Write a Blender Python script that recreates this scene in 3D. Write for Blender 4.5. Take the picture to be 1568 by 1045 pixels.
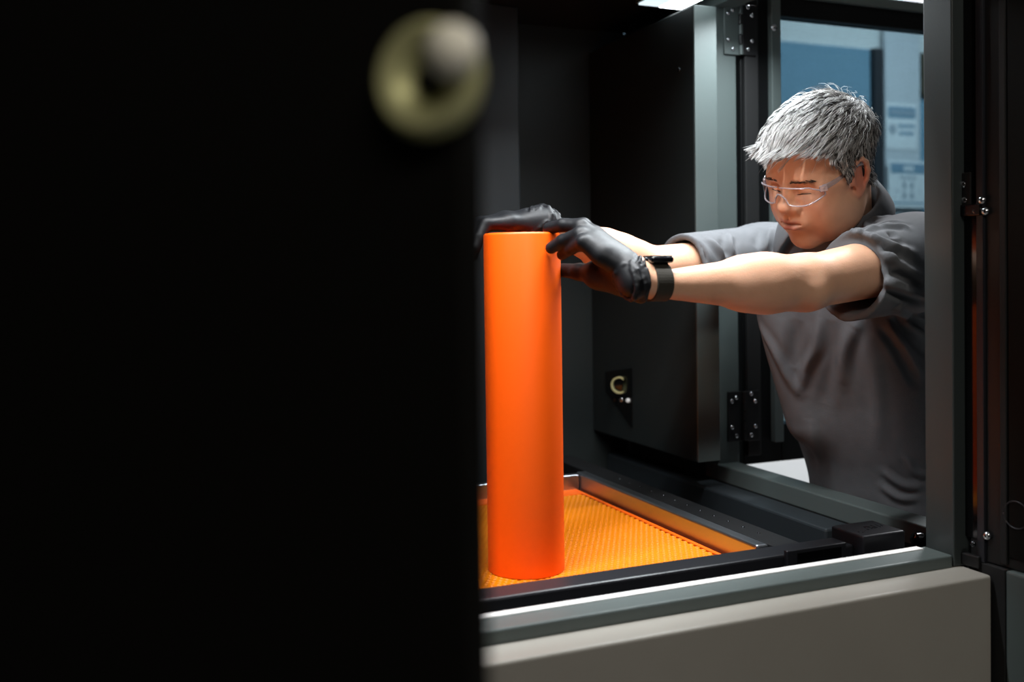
import bpy, bmesh, math, random
import numpy as np
from mathutils import Matrix, Vector

for _o in list(bpy.data.objects):
    bpy.data.objects.remove(_o)
SC = bpy.context.scene
COL = SC.collection
random.seed(7)
RNG = np.random.default_rng(7)

# ------------------------------------------------------------------ camera
CAM_ROT = [[0.923729, 0.021396, -0.382449], [-0.382787, 0.014777, -0.923719], [-0.014113, 0.999662, 0.02184]]
cam_data = bpy.data.cameras.new('camera')
cam = bpy.data.objects.new('camera', cam_data)
COL.objects.link(cam)
_m = Matrix(CAM_ROT).to_4x4()
_m.translation = Vector((0.0, 0.0, 1.35))
cam.matrix_world = _m
cam_data.sensor_width = 36.0
cam_data.lens = 1504.58 / 1568.0 * 36.0
cam_data.shift_y = -(522.5 - 450.0) / 1568.0
cam_data.clip_start = 0.02
cam_data.dof.use_dof = True
cam_data.dof.focus_distance = 1.52
cam_data.dof.aperture_fstop = 34.54 / 12.5
SC.camera = cam

# ------------------------------------------------------------------ world, exposure
W = bpy.data.worlds.new('world')
SC.world = W
W.use_nodes = True
W.node_tree.nodes['Background'].inputs[0].default_value = (0.6, 0.7, 0.8, 1)
W.node_tree.nodes['Background'].inputs[1].default_value = 0.0
SC.view_settings.view_transform = 'Standard'
SC.view_settings.look = 'None'
SC.view_settings.exposure = 0.0
SC.view_settings.gamma = 1.0
SC.view_settings.use_curve_mapping = False


def area(name, loc, target, size, size_y, power, color, spread=math.pi):
    d = bpy.data.lights.new(name, 'AREA')
    d.shape = 'RECTANGLE'
    d.size, d.size_y = size, size_y
    d.energy = power
    d.color = color
    d.spread = spread
    o = bpy.data.objects.new(name, d)
    COL.objects.link(o)
    o.location = loc
    v = Vector(target) - Vector(loc)
    o.rotation_euler = v.to_track_quat('-Z', 'Y').to_euler()
    return o


# lamps inside the machine: one strip behind the front header, one along the side
area('front_header_lamp', (0.43, 1.134, 1.895), (0.43, 1.26, 0.9), 0.76, 0.022, 9.2, (0.95, 0.98, 1.0), math.radians(122))
area('side_strip_lamp', (1.045, 1.44, 1.876), (1.00, 1.40, 0.9), 0.07, 0.46, 6.4, (0.88, 0.96, 1.0), math.radians(140))
# room lamps
area('ceiling_lamp_behind_camera', (0.25, -1.2, 2.88), (0.6, 0.8, 0.8), 1.2, 0.3, 28.0, (1.0, 0.93, 0.82))
area('ceiling_lamp_side_aisle', (2.6, 1.9, 2.88), (2.6, 2.1, 0.0), 1.2, 0.3, 60.0, (0.95, 0.97, 1.0))
area('ceiling_lamp_back_aisle', (3.3, 2.6, 2.88), (3.3, 2.9, 0.0), 1.2, 0.3, 60.0, (0.95, 0.97, 1.0))


# ------------------------------------------------------------------ materials
def lin(r, g, b):
    f = lambda c: c / 12.92 if c <= 0.04045 else ((c + 0.055) / 1.055) ** 2.4
    return (f(r / 255.0), f(g / 255.0), f(b / 255.0), 1.0)


def mat(name, col, rough=0.5, metal=0.0, spec=0.5, bump=0.0, bscale=200.0, var=0.0, vscale=8.0,
        attr=None, sss=0.0, coat=0.0, aniso=None):
    m = bpy.data.materials.new(name)
    m.use_nodes = True
    nt = m.node_tree
    b = nt.nodes['Principled BSDF']
    b.inputs['Base Color'].default_value = col
    b.inputs['Roughness'].default_value = rough
    b.inputs['Metallic'].default_value = metal
    b.inputs['Specular IOR Level'].default_value = spec
    if coat:
        b.inputs['Coat Weight'].default_value = coat
    if sss:
        b.inputs['Subsurface Weight'].default_value = sss
        b.inputs['Subsurface Radius'].default_value = (1.0, 0.35, 0.2)
        b.inputs['Subsurface Scale'].default_value = 0.006
    tc = nt.nodes.new('ShaderNodeTexCoord')
    src = None
    if attr:
        a = nt.nodes.new('ShaderNodeAttribute')
        a.attribute_name = attr
        src = a.outputs['Color']
        nt.links.new(src, b.inputs['Base Color'])
    if var:
        n = nt.nodes.new('ShaderNodeTexNoise')
        n.inputs['Scale'].default_value = vscale
        n.inputs['Detail'].default_value = 4.0
        nt.links.new(tc.outputs['Object'], n.inputs['Vector'])
        mx = nt.nodes.new('ShaderNodeMix')
        mx.data_type = 'RGBA'
        mx.blend_type = 'MULTIPLY'
        mx.inputs[0].default_value = 1.0
        rp = nt.nodes.new('ShaderNodeMapRange')
        rp.inputs[1].default_value, rp.inputs[2].default_value = 0.3, 0.7
        rp.inputs[3].default_value, rp.inputs[4].default_value = 1.0 - var, 1.0 + var
        nt.links.new(n.outputs['Fac'], rp.inputs[0])
        if src:
            nt.links.new(src, mx.inputs[6])
        else:
            mx.inputs[6].default_value = col
        nt.links.new(rp.outputs[0], mx.inputs[7])
        nt.links.new(mx.outputs[2], b.inputs['Base Color'])
    if bump:
        n2 = nt.nodes.new('ShaderNodeTexNoise')
        n2.inputs['Scale'].default_value = bscale
        n2.inputs['Detail'].default_value = 3.0
        mp = nt.nodes.new('ShaderNodeMapping')
        if aniso:
            mp.inputs['Scale'].default_value = aniso
        nt.links.new(tc.outputs['Object'], mp.inputs['Vector'])
        nt.links.new(mp.outputs[0], n2.inputs['Vector'])
        bp = nt.nodes.new('ShaderNodeBump')
        bp.inputs['Strength'].default_value = bump
        bp.inputs['Distance'].default_value = 0.002
        nt.links.new(n2.outputs['Fac'], bp.inputs['Height'])
        nt.links.new(bp.outputs[0], b.inputs['Normal'])
    return m


def emit(name, col, strength):
    m = bpy.data.materials.new(name)
    m.use_nodes = True
    nt = m.node_tree
    nt.nodes.remove(nt.nodes['Principled BSDF'])
    e = nt.nodes.new('ShaderNodeEmission')
    e.inputs[0].default_value = col
    e.inputs[1].default_value = strength
    nt.links.new(e.outputs[0], nt.nodes['Material Output'].inputs[0])
    return m


def clear(name, tint, gloss=(1, 1, 1, 1), ior=1.45, base=0.0, rough=0.03, milk=0.0):
    """thin clear sheet: lets light straight through, tinted, with a Fresnel reflection"""
    m = bpy.data.materials.new(name)
    m.use_nodes = True
    nt = m.node_tree
    nt.nodes.remove(nt.nodes['Principled BSDF'])
    t = nt.nodes.new('ShaderNodeBsdfTransparent')
    t.inputs[0].default_value = tint
    g = nt.nodes.new('ShaderNodeBsdfGlossy')
    g.inputs[0].default_value = gloss
    g.inputs['Roughness'].default_value = rough
    lw = nt.nodes.new('ShaderNodeLayerWeight')
    lw.inputs[0].default_value = 0.5
    fr = nt.nodes.new('ShaderNodeMath')
    fr.operation = 'POWER'
    fr.inputs[1].default_value = 4.5
    nt.links.new(lw.outputs['Facing'], fr.inputs[0])
    ad = nt.nodes.new('ShaderNodeMath')
    ad.operation = 'ADD'
    ad.use_clamp = True
    ad.inputs[1].default_value = base + 0.03
    nt.links.new(fr.outputs[0], ad.inputs[0])
    mx = nt.nodes.new('ShaderNodeMixShader')
    nt.links.new(ad.outputs[0], mx.inputs[0])
    nt.links.new(t.outputs[0], mx.inputs[1])
    nt.links.new(g.outputs[0], mx.inputs[2])
    out = mx.outputs[0]
    if milk:
        df = nt.nodes.new('ShaderNodeBsdfDiffuse')
        df.inputs[0].default_value = (0.72, 0.70, 0.76, 1)
        m2 = nt.nodes.new('ShaderNodeMixShader')
        m2.inputs[0].default_value = milk
        nt.links.new(out, m2.inputs[1])
        nt.links.new(df.outputs[0], m2.inputs[2])
        out = m2.outputs[0]
    nt.links.new(out, nt.nodes['Material Output'].inputs[0])
    return m


M = dict(
    frame_shaded=mat('frame_paint_shaded', lin(46, 52, 52), 0.45, bump=0.08, bscale=900),  # the frame paint again, darkened to put shade on the right post
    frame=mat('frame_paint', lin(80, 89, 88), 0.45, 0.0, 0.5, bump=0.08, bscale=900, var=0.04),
    panel=mat('panel_paint', lin(158, 154, 146), 0.42, 0.0, 0.5, bump=0.06, bscale=900, var=0.03),
    inner=mat('inner_paint', lin(31, 36, 36), 0.5, 0.0, 0.4, bump=0.06, bscale=700, var=0.05),
    black=mat('black_paint', lin(20, 20, 21), 0.45, 0.0, 0.4, bump=0.05, bscale=600),
    blackdoor=mat('door_black', lin(13, 12, 10), 0.6, 0.0, 0.12, bump=0.05, bscale=600),
    gloss=mat('gloss_black', lin(9, 9, 10), 0.12, 0.0, 0.45),
    doorblk=mat('side_door_black', lin(10, 11, 12), 0.5, 0.0, 0.2),
    rubber=mat('rubber_black', lin(12, 12, 13), 0.75),
    rail=mat('rail_black', lin(30, 31, 36), 0.38, 0.0, 0.5, bump=0.05, bscale=500),
    slate=mat('slate_grey', lin(36, 42, 46), 0.5),
    steel=mat('brushed_steel', lin(176, 180, 186), 0.30, 1.0, bump=0.12, bscale=60, aniso=(1, 8, 30)),
    strip=mat('light_band_button_white', lin(232, 232, 230), 0.35, 0.0, 0.5),  # near-white for the painted light along the sill, and one button
    screw=mat('screw_steel', lin(190, 192, 196), 0.22, 1.0),
    darkscrew=mat('dark_screw', lin(70, 72, 76), 0.25, 1.0),
    orange=mat('orange_resin', lin(254, 93, 3), 0.45, 0.0, 0.4, bump=0.03, bscale=400),
    plate=mat('orange_plate', lin(222, 124, 2), 0.5, 0.0, 0.2),
    plate_edge=mat('orange_plate_edge', lin(255, 104, 8), 0.4),
    resin=mat('resin_pool', lin(120, 40, 2), 0.4, 0.0, 0.5),
    knob_glint=mat('highlight_white', lin(255, 250, 232), 0.30, 0.0),  # pale colour of the highlight modelled on the door knob
    brass=mat('satin_brass', lin(206, 204, 150), 0.5, 0.45, bump=0.05, bscale=300),
    shirt=mat('grey_pique', lin(94, 95, 98), 0.85, 0.0, 0.2, bump=0.35, bscale=900, var=0.06, vscale=40),
    button=mat('button_grey', lin(120, 120, 122), 0.4),
    glove=mat('black_nitrile', lin(19, 20, 23), 0.50, 0.0, 0.26, bump=0.12, bscale=110),
    skin=mat('skin', lin(214, 160, 128), 0.48, 0.0, 0.35, bump=0.12, bscale=420, var=0.05, vscale=30,
             attr='tone', sss=0.12),
    hair=mat('hair', lin(150, 150, 152), 0.45, 0.0, 0.4, attr='tone'),
    haircap=mat('hair_under', lin(70, 68, 68), 0.8, bump=0.6, bscale=300),
    brow=mat('brow_hair', lin(62, 50, 44), 0.6),
    lash=mat('lash_dark', lin(26, 18, 15), 0.6),
    denim=mat('dark_trousers', lin(34, 36, 42), 0.9, bump=0.3, bscale=700),
    shoe=mat('shoe_black', lin(20, 20, 20), 0.5),
    sole=mat('sole_rubber', lin(60, 60, 60), 0.8),
    strap=mat('strap_olive', lin(40, 36, 27), 0.7, bump=0.3, bscale=900),
    watch=mat('watch_black', lin(14, 15, 20), 0.15, 0.0, 0.6, coat=0.5),
    lens=clear('lens_clear', (0.97, 0.96, 0.97, 1), ior=1.5, base=0.02),
    lensrim=clear('lens_rim', (0.90, 0.88, 0.92, 1), base=0.10, rough=0.18, milk=0.30),
    tint=clear('door_glass', lin(160, 175, 180), ior=1.45, base=0.0),
    wall=mat('wall_white', lin(226, 228, 228), 0.85, bump=0.1, bscale=60, var=0.02),
    wallblue=mat('wall_blue', lin(120, 156, 178), 0.8, bump=0.1, bscale=60, var=0.03),
    walldark=mat('wall_dark', lin(46, 46, 48), 0.9),
    floor=mat('floor_epoxy', lin(150, 150, 150), 0.4, bump=0.05, bscale=30, var=0.05, vscale=3),
    ceil=mat('ceiling_white', lin(150, 150, 150), 0.9),
    paper=mat('sign_paper', lin(236, 240, 244), 0.6),
    ink=mat('sign_blue', lin(128, 158, 180), 0.6),
    inkgrey=mat('sign_grey', lin(172, 182, 192), 0.6),
    pillar=mat('pillar_white', lin(205, 210, 216), 0.8),
    brown=mat('brown_board', lin(74, 66, 52), 0.8, var=0.15, vscale=14),
    post=mat('post_dark', lin(40, 42, 48), 0.7),
    led=emit('led_white', (0.86, 0.96, 1.0, 1), 9.0),
    led_soft=emit('led_soft', (0.80, 0.94, 1.0, 1), 1.1),
    lampw=emit('lamp_white', (0.95, 0.97, 1.0, 1), 3.0),
)


# ------------------------------------------------------------------ object helpers
def tag(o, label=None, cat=None, group=None, kind=None):
    if label: o['label'] = label
    if cat: o['category'] = cat
    if group: o['group'] = group
    if kind: o['kind'] = kind
    return o


def link(name, me, m, parent=None):
    o = bpy.data.objects.new(name, me)
    COL.objects.link(o)
    if m is not None and me is not None:
        me.materials.append(m)
    if parent is not None:
        o.parent = parent
        o.matrix_parent_inverse = parent.matrix_world.inverted()
    return o


def empty(name, loc, label=None, cat=None, group=None):
    o = bpy.data.objects.new(name, None)
    COL.objects.link(o)
    o.matrix_world = Matrix.Translation(Vector(loc))
    o.location = loc
    o.empty_display_size = 0.05
    return tag(o, label, cat, group)


def from_np(name, V, F, m, parent=None, smooth=True, tone=None):
    me = bpy.data.meshes.new(name)
    V = np.asarray(V, np.float32)
    if isinstance(F, np.ndarray):
        n, k = F.shape
        me.vertices.add(len(V))
        me.vertices.foreach_set('co', V.ravel())
        me.loops.add(n * k)
        me.loops.foreach_set('vertex_index', F.astype(np.int32).ravel())
        me.polygons.add(n)
        me.polygons.foreach_set('loop_start', (np.arange(n) * k).astype(np.int32))
        me.polygons.foreach_set('loop_total', np.full(n, k, np.int32))
        me.update(calc_edges=True)
        me.validate()
    else:
        me.from_pydata([tuple(map(float, v)) for v in V], [], F)
    if smooth:
        me.polygons.foreach_set('use_smooth', np.ones(len(me.polygons), bool))
    if tone is not None:
        a = me.attributes.new('tone', 'FLOAT_COLOR', 'POINT')
        t = np.ones((len(V), 4), np.float32)
        t[:, :3] = tone
        a.data.foreach_set('color', t.ravel())
    return link(name, me, m, parent)


def bm_obj(name, bm, m, parent=None, smooth=False):
    me = bpy.data.meshes.new(name)
    bm.normal_update()
    bm.to_mesh(me)
    bm.free()
    if smooth:
        for p in me.polygons: p.use_smooth = True
    return link(name, me, m, parent)


def bm_box(bm, x0, x1, y0, y1, z0, z1, bev=0.0, seg=2):
    r = bmesh.ops.create_cube(bm, size=1.0)
    vs = r['verts']
    for v in vs:
        v.co = Vector((x0 + (v.co.x + .5) * (x1 - x0), y0 + (v.co.y + .5) * (y1 - y0), z0 + (v.co.z + .5) * (z1 - z0)))
    if bev:
        es = list({e for v in vs for e in v.link_edges})
        bmesh.ops.bevel(bm, geom=es, offset=bev, segments=seg, affect='EDGES', profile=0.5)


def box(name, x0, x1, y0, y1, z0, z1, m, parent=None, bev=0.002, seg=2):
    bm = bmesh.new()
    bm_box(bm, x0, x1, y0, y1, z0, z1, bev, seg)
    return bm_obj(name, bm, m, parent)


def frame_of(d):
    d = np.asarray(d, float)
    d = d / np.linalg.norm(d)
    a = np.array([0, 0, 1.0]) if abs(d[2]) < .9 else np.array([1.0, 0, 0])
    u = np.cross(a, d); u /= np.linalg.norm(u)
    return u, np.cross(d, u), d


def lathe_mesh(prof, c, d, n=24):
    """prof: list of (radius, height along d)"""
    u, v, w = frame_of(d)
    V, F = [], []
    c = np.asarray(c, float)
    for r, h in prof:
        for k in range(n):
            a = 2 * math.pi * k / n
            V.append(c + u * (r * math.cos(a)) + v * (r * math.sin(a)) + w * h)
    m = len(prof)
    for i in range(m - 1):
        for k in range(n):
            k2 = (k + 1) % n
            F.append((i * n + k, i * n + k2, (i + 1) * n + k2, (i + 1) * n + k))
    F.append(tuple(range(n))[::-1])
    F.append(tuple((m - 1) * n + k for k in range(n)))
    return V, F


def lathe(name, prof, c, d, m, parent=None, n=24, smooth=True):
    V, F = lathe_mesh(prof, c, d, n)
    o = from_np(name, V, F, m, parent, smooth)
    if smooth:
        try:
            o.data.set_sharp_from_angle(angle=0.7)
        except Exception:
            pass
    return o


def tube_mesh(P, rad, n=8, flat=1.0, up=None, cap=True):
    P = np.asarray(P, float)
    rad = np.broadcast_to(np.asarray(rad, float), (len(P),))
    T = np.gradient(P, axis=0)
    V, F = [], []
    u0 = None
    for i, p in enumerate(P):
        t = T[i] / (np.linalg.norm(T[i]) + 1e-12)
        if up is not None:
            u0 = np.asarray(up, float)
        elif u0 is None:
            u0 = frame_of(t)[0]
        u0 = u0 - t * np.dot(u0, t)
        u0 = u0 / np.linalg.norm(u0)
        v = np.cross(t, u0)
        for k in range(n):
            a = 2 * math.pi * k / n
            V.append(p + rad[i] * (u0 * math.cos(a) * flat + v * math.sin(a)))
    for i in range(len(P) - 1):
        for k in range(n):
            k2 = (k + 1) % n
            F.append((i * n + k, i * n + k2, (i + 1) * n + k2, (i + 1) * n + k))
    if cap:
        F.append(tuple(range(n))[::-1])
        F.append(tuple((len(P) - 1) * n + k for k in range(n)))
    return V, F


def tube(name, P, rad, m, parent=None, n=8, flat=1.0, up=None):
    V, F = tube_mesh(P, rad, n, flat, up)
    return from_np(name, V, F, m, parent)


def spline(P, n):
    """Catmull-Rom through P, n samples"""
    P = np.asarray(P, float)
    Q = np.vstack([2 * P[0] - P[1], P, 2 * P[-1] - P[-2]])
    out = []
    m = len(P) - 1
    for s in np.linspace(0, m, n):
        i = min(int(s), m - 1)
        t = s - i
        a, b, c, d = Q[i], Q[i + 1], Q[i + 2], Q[i + 3]
        out.append(0.5 * ((2 * b) + (-a + c) * t + (2 * a - 5 * b + 4 * c - d) * t * t + (-a + 3 * b - 3 * c + d) * t ** 3))
    return np.array(out)


def bolt(name, c, d, r, m, parent, h=None):
    h = h or r * 0.7
    return lathe(name, [(r, 0), (r * .97, h * .35), (r * .8, h * .75), (r * .45, h * .97), (r * .40, h), (r * .36, h * .7), (0.0005, h * .65)],
                 c, d, m, parent, n=14)


# ------------------------------------------------------------------ the room
def st(o):
    o['kind'] = 'structure'
    return o


st(box('floor', -3.2, 6.2, -2.2, 3.9, -0.10, 0.0, M['floor'], bev=0))
st(box('ceiling', -3.2, 6.2, -2.2, 3.9, 3.0, 3.1, M['ceil'], bev=0))
st(box('wall_front', -3.2, 6.2, -2.2, -2.1, 0, 3.0, M['walldark'], bev=0))
st(box('wall_left', -3.2, -3.1, -2.1, 3.8, 0, 3.0, M['walldark'], bev=0))
st(box('wall_right', 6.1, 6.2, -2.1, 3.8, 0, 3.0, M['walldark'], bev=0))
wb = st(box('wall_back', -3.2, 6.2, 3.60, 3.75, 0, 3.0, M['wall'], bev=0))
# blue painted field of the back wall, pale frieze above it, dark post and white boxed pillar
st(box('trim_1', 1.9, 3.30, 3.588, 3.60, 1.0, 2.36, M['wallblue'], bev=0.001))
st(box('trim_2', 3.35, 6.0, 3.588, 3.60, 1.0, 2.33, M['wallblue'], bev=0.001))
st(box('trim_3', 3.300, 3.352, 3.56, 3.60, 1.0, 2.362, M['post'], bev=0.002))
st(box('trim_4', 3.365, 3.578, 3.565, 3.588, 1.0, 3.0, M['pillar'], bev=0.002))
br = box('notice_board', 3.585, 4.05, 3.56, 3.588, 2.16, 2.36, M['brown'], bev=0.002)
tag(br, 'small brown board high on the wall beside the white pillar', 'board')


def sign(name, x0, x1, z0, z1, y, label):
    s = empty(name, ((x0 + x1) / 2, y, z0), label, 'sign')
    box('sheet', x0, x1, y - 0.003, y, z0, z1, M['paper'], s, bev=0.0008)
    return s


def ink_bm(name, rects, y, m, parent):
    bm = bmesh.new()
    for x0, x1, z0, z1 in rects:
        bm_box(bm, x0, x1, y - 0.0012, y, z0, z1)
    return bm_obj(name, bm, m, parent)


ys = 3.565
s1 = sign('safety_sign', 3.365, 3.552, 1.90, 2.115, ys, 'plain white sheet with a grey-blue heading, the upper of two signs')
ink_bm('header_bar', [(3.378, 3.545, 2.045, 2.098)], ys - .003, M['ink'], s1)
ink_bm('lettering', [(3.395 + .018 * k, 3.406 + .018 * k, 2.060, 2.083) for k in range(8)], ys - .0042, M['inkgrey'], s1)
ink_bm('text_line', [(3.44 + .013 * k, 3.449 + .013 * k, 2.000, 2.018) for k in range(8)] +
       [(3.445 + .013 * k, 3.454 + .013 * k, 1.965, 1.985) for k in range(7)], ys - .003, M['ink'], s1)
lathe('round_symbol', [(0.024, 0), (0.024, .001), (0.017, .001), (0.017, .0005)], (3.405, ys - .003, 1.992), (0, -1, 0), M['inkgrey'], s1, n=20)
ys2 = 3.545
s2 = sign('safety_sign', 3.36, 3.600, 1.625, 1.845, ys2, 'white sheet with a blue header bar and a cross-shaped drawing, lower sign')
ink_bm('header_bar', [(3.374, 3.588, 1.785, 1.832)], ys2 - .003, M['ink'], s2)
ink_bm('lettering', [(3.452 + .016 * k, 3.463 + .016 * k, 1.796, 1.822) for k in range(4)], ys2 - .0042, M['paper'], s2)
ink_bm('text_line', [(3.43 + .017 * k, 3.442 + .017 * k, 1.757, 1.772) for k in range(6)], ys2 - .003, M['inkgrey'], s2)
dr_ = ink_bm('drawing', [(3.445, 3.466, 1.715, 1.745), (3.49, 3.511, 1.715, 1.745), (3.445, 3.466, 1.665, 1.695), (3.49, 3.511, 1.665, 1.695),
                   (3.452, 3.457, 1.695, 1.715), (3.499, 3.504, 1.695, 1.715), (3.40, 3.425, 1.701, 1.706), (3.535, 3.558, 1.701, 1.706)],
       ys2 - .003, M['inkgrey'], s2)
dr_['kind'] = 'stuff'
ink_bm('footer_line', [(3.38, 3.58, 1.644, 1.652)], ys2 - .003, M['ink'], s2)


def lamp_fixture(x, y, label):
    f = empty('ceiling_light', (x, y, 2.9), label, 'light')
    box('housing', x - .64, x + .64, y - .18, y + .18, 2.93, 3.0, M['frame'], f)
    box('diffuser', x - .60, x + .60, y - .15, y + .15, 2.915, 2.93, M['lampw'], f)


lamp_fixture(0.25, -1.2, 'long ceiling light panel above the front of the machine')
lamp_fixture(2.6, 1.9, 'long ceiling light panel over the aisle beside the open side door')
lamp_fixture(3.3, 2.6, 'long ceiling light panel nearest the wall with the signs')

# ------------------------------------------------------------------ the printer
P = empty('resin_printer', (0.3, 1.5, 0.0), 'large dark grey industrial resin printer with its doors open', 'printer')
B = lambda name, *a, **k: box(name, *a, parent=P, **k)
XL = -0.36
# lower front, ledge and sill
B('front_panel', XL, 1.094, 0.9685, 1.03, 0.06, 0.933, M['panel'], bev=0.004, seg=3)
B('plinth', XL + .03, 1.06, 1.0, 2.06, 0.0, 0.06, M['black'])
B('front_sill', XL, 1.0758, 1.0170, 1.0665, 0.930, 0.950, M['frame'], bev=0.003, seg=3)
B('sill_light_band', XL + .05, 1.060, 1.0540, 1.0672, 0.9495, 0.9518, M['strip'], bev=0.001)  # lamp light on the sill's inner edge, painted as a near-white band
B('sill_inner', XL, 1.076, 1.0665, 1.075, 0.86, 0.945, M['black'], bev=0.001)
# corner posts and front header
B('corner_post', 1.0760, 1.118, 1.0155, 1.0665, 0.934, 2.02, M['frame_shaded'], bev=0.002)
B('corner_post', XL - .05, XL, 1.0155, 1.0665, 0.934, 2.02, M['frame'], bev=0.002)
B('front_header', XL, 1.072, 1.0155, 1.0665, 1.80, 2.02, M['frame'], bev=0.002)
B('added_light_baffle', XL + .01, 1.07, 1.070, 1.113, 1.785, 1.912, M['black'], bev=0.001)  # unseen baffle, added to hold the front strip's light off the ledge
# inner shell
B('chamber_back', XL, 1.155, 2.07, 2.09, 0.06, 2.02, M['inner'], bev=0.001)
B('chamber_side', XL - .05, XL, 1.0665, 2.09, 0.06, 2.02, M['inner'], bev=0.001)
B('chamber_roof', XL, 1.205, 1.0665, 2.07, 1.915, 2.02, M['black'], bev=0.001)
B('chamber_floor', XL, 1.155, 1.075, 2.07, 0.80, 0.868, M['black'], bev=0.001)
B('side_skirt', 1.155, 1.205, 1.0665, 2.09, 0.06, 0.80, M['panel'], bev=0.002)
B('side_lower_panel', 1.155, 1.205, 1.0665, 2.09, 0.80, 0.915, M['black'], bev=0.001)
B('side_sill', 1.155, 1.206, 1.0665, 1.70, 0.915, 0.950, M['frame'], bev=0.003, seg=3)
B('front_jamb', 1.118, 1.205, 1.0155, 1.090, 0.950, 1.915, M['black'], bev=0.002)
B('rear_jamb', 1.160, 1.211, 1.70, 1.75, 0.915, 1.915, M['frame'], bev=0.003, seg=3)
B('side_panel', 1.157, 1.205, 1.75, 2.09, 0.915, 1.915, M['inner'], bev=0.001)
B('side_header', 1.155, 1.206, 1.0665, 1.75, 1.885, 1.915, M['frame'], bev=0.002)
B('lift_column', 0.60, 0.823, 1.93, 2.069, 0.868, 1.914, M['slate'], bev=0.004)
# control box on the side wall
B('box_end', 1.0605, 1.1115, 1.6240, 1.6275, 0.9735, 1.8615, M['frame'], bev=0.0012)
cb = B('control_box', 1.060, 1.112, 1.627, 2.069, 0.973, 1.862, M['inner'], bev=0.003, seg=3)
B('box_rear_cover', 1.112, 1.158, 1.70, 2.069, 0.973, 1.862, M['black'], bev=0.002)
bolt('box_screw', (1.0598, 1.678, 1.7465), (-1, 0, 0), 0.005, M['darkscrew'], cb)
# sensor plate: a black cut-out plate with a ringed port and three small buttons
pl = [(2.000, 1.118), (1.880, 1.137), (1.880, 1.006), (1.945, 1.045), (2.000, 1.075)]
V = [(1.0598, y, z) for y, z in pl] + [(1.0570, y, z) for y, z in pl]
n5 = len(pl)
F = [tuple(range(n5)), tuple(range(n5, 2 * n5))[::-1]] + [(i, i + n5, (i + 1) % n5 + n5, (i + 1) % n5) for i in range(n5)]
sp = from_np('sensor_plate', V, F, M['gloss'], P, smooth=False)
pc = (1.0570, 1.9285, 1.0956)
lathe('port_ring', [(0.0190, -.012), (0.0190, .010), (0.0155, .010), (0.0150, .004), (0.0150, .003)], pc, (-.72, -.69, 0), M['brass'], sp, n=32)
lathe('port_lens', [(0.0149, -.008), (0.0149, .004), (0.010, .0045), (0.0003, .005)], pc, (-.72, -.69, 0), M['gloss'], sp, n=24)
for c_, m_ in (((1.0570, 1.9537, 1.0584), 'darkscrew'), ((1.0570, 1.9233, 1.0619), 'screw'), ((1.0570, 1.8923, 1.0648), 'strip')):
    lathe('push_button', [(0.0050, -.004), (0.0050, .004), (0.0040, .005), (0.0003, .0052)], c_, (-.8, -.6, 0), M[m_], sp, n=16)
# low bars right of the tray
B('slate_bar', 1.095, 1.154, 1.30, 2.068, 0.870, 0.916, M['slate'], bev=0.004)
gr = B('guide_rail', 0.925, 0.975, 1.19, 2.02, 0.868, 0.930, M['black'], bev=0.002)
for k in range(12):
    bolt('rail_screw', (0.950, 1.285 + 0.0415 * k, 0.9298), (0, 0, 1), 0.0026, M['darkscrew'], gr, h=0.0016)
# recoater rail across the front with its end block
rr = B('recoater_rail', XL + .02, 0.992, 1.118, 1.162, 0.885, 0.9495, M['rail'], bev=0.003)
box('apron', XL + .02, 0.992, 1.0760, 1.119, 0.900, 0.9300, M['rail'], rr, bev=0.003)
box('rail_clamp', 0.868, 0.972, 1.110, 1.118, 0.925, 0.9565, M['rail'], rr, bev=0.0015)
box('clamp_window', 0.885, 0.962, 1.1085, 1.1102, 0.929, 0.952, M['gloss'], rr, bev=0.0005)
eb = B('end_block', 0.992, 1.070, 1.098, 1.166, 0.869, 0.9655, M['rail'], bev=0.003, seg=3)
# worn raised marks on its lid
bm = bmesh.new()
for (u0, v0, u1, v1, w_) in [(-.030, -.012, -.012, .006, .0022), (-.026, -.016, -.006, -.002, .0016), (-.008, -.008, -.002, .008, .0018),
                             (.000, -.006, .008, .008, .0018), (.000, .008, .008, -.006, .0018), (.012, -.004, .012, .010, .0018),
                             (.012, .003, .019, .009, .0018), (.019, -.003, .022, .011, .0018), (.025, -.001, .030, .009, .0018)]:
    a = Vector((1.033 + u0, 1.132 + v0, .9655)); b = Vector((1.033 + u1, 1.132 + v1, .9655))
    d = (b - a).normalized(); nn = Vector((-d.y, d.x, 0)) * w_ * .5
    q = [a - nn, b - nn, b + nn, a + nn]
    vs = [bm.verts.new(p + Vector((0, 0, -.0004))) for p in q] + [bm.verts.new(p + Vector((0, 0, .0007))) for p in q]
    bm.faces.new(vs[4:])
    for i in range(4):
        bm.faces.new((vs[i], vs[(i + 1) % 4], vs[(i + 1) % 4 + 4], vs[i + 4]))
bm_obj('raised_mark', bm, M['rail'], eb)
kn = lathe('clamp_knob', [(0.011, 0), (0.0115, .004), (0.0105, .014), (0.006, .018), (.0003, .019)], (1.1480, 1.1444, 0.9312), (-1, 0.1, 0.15), M['gloss'], P, n=20)

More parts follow.
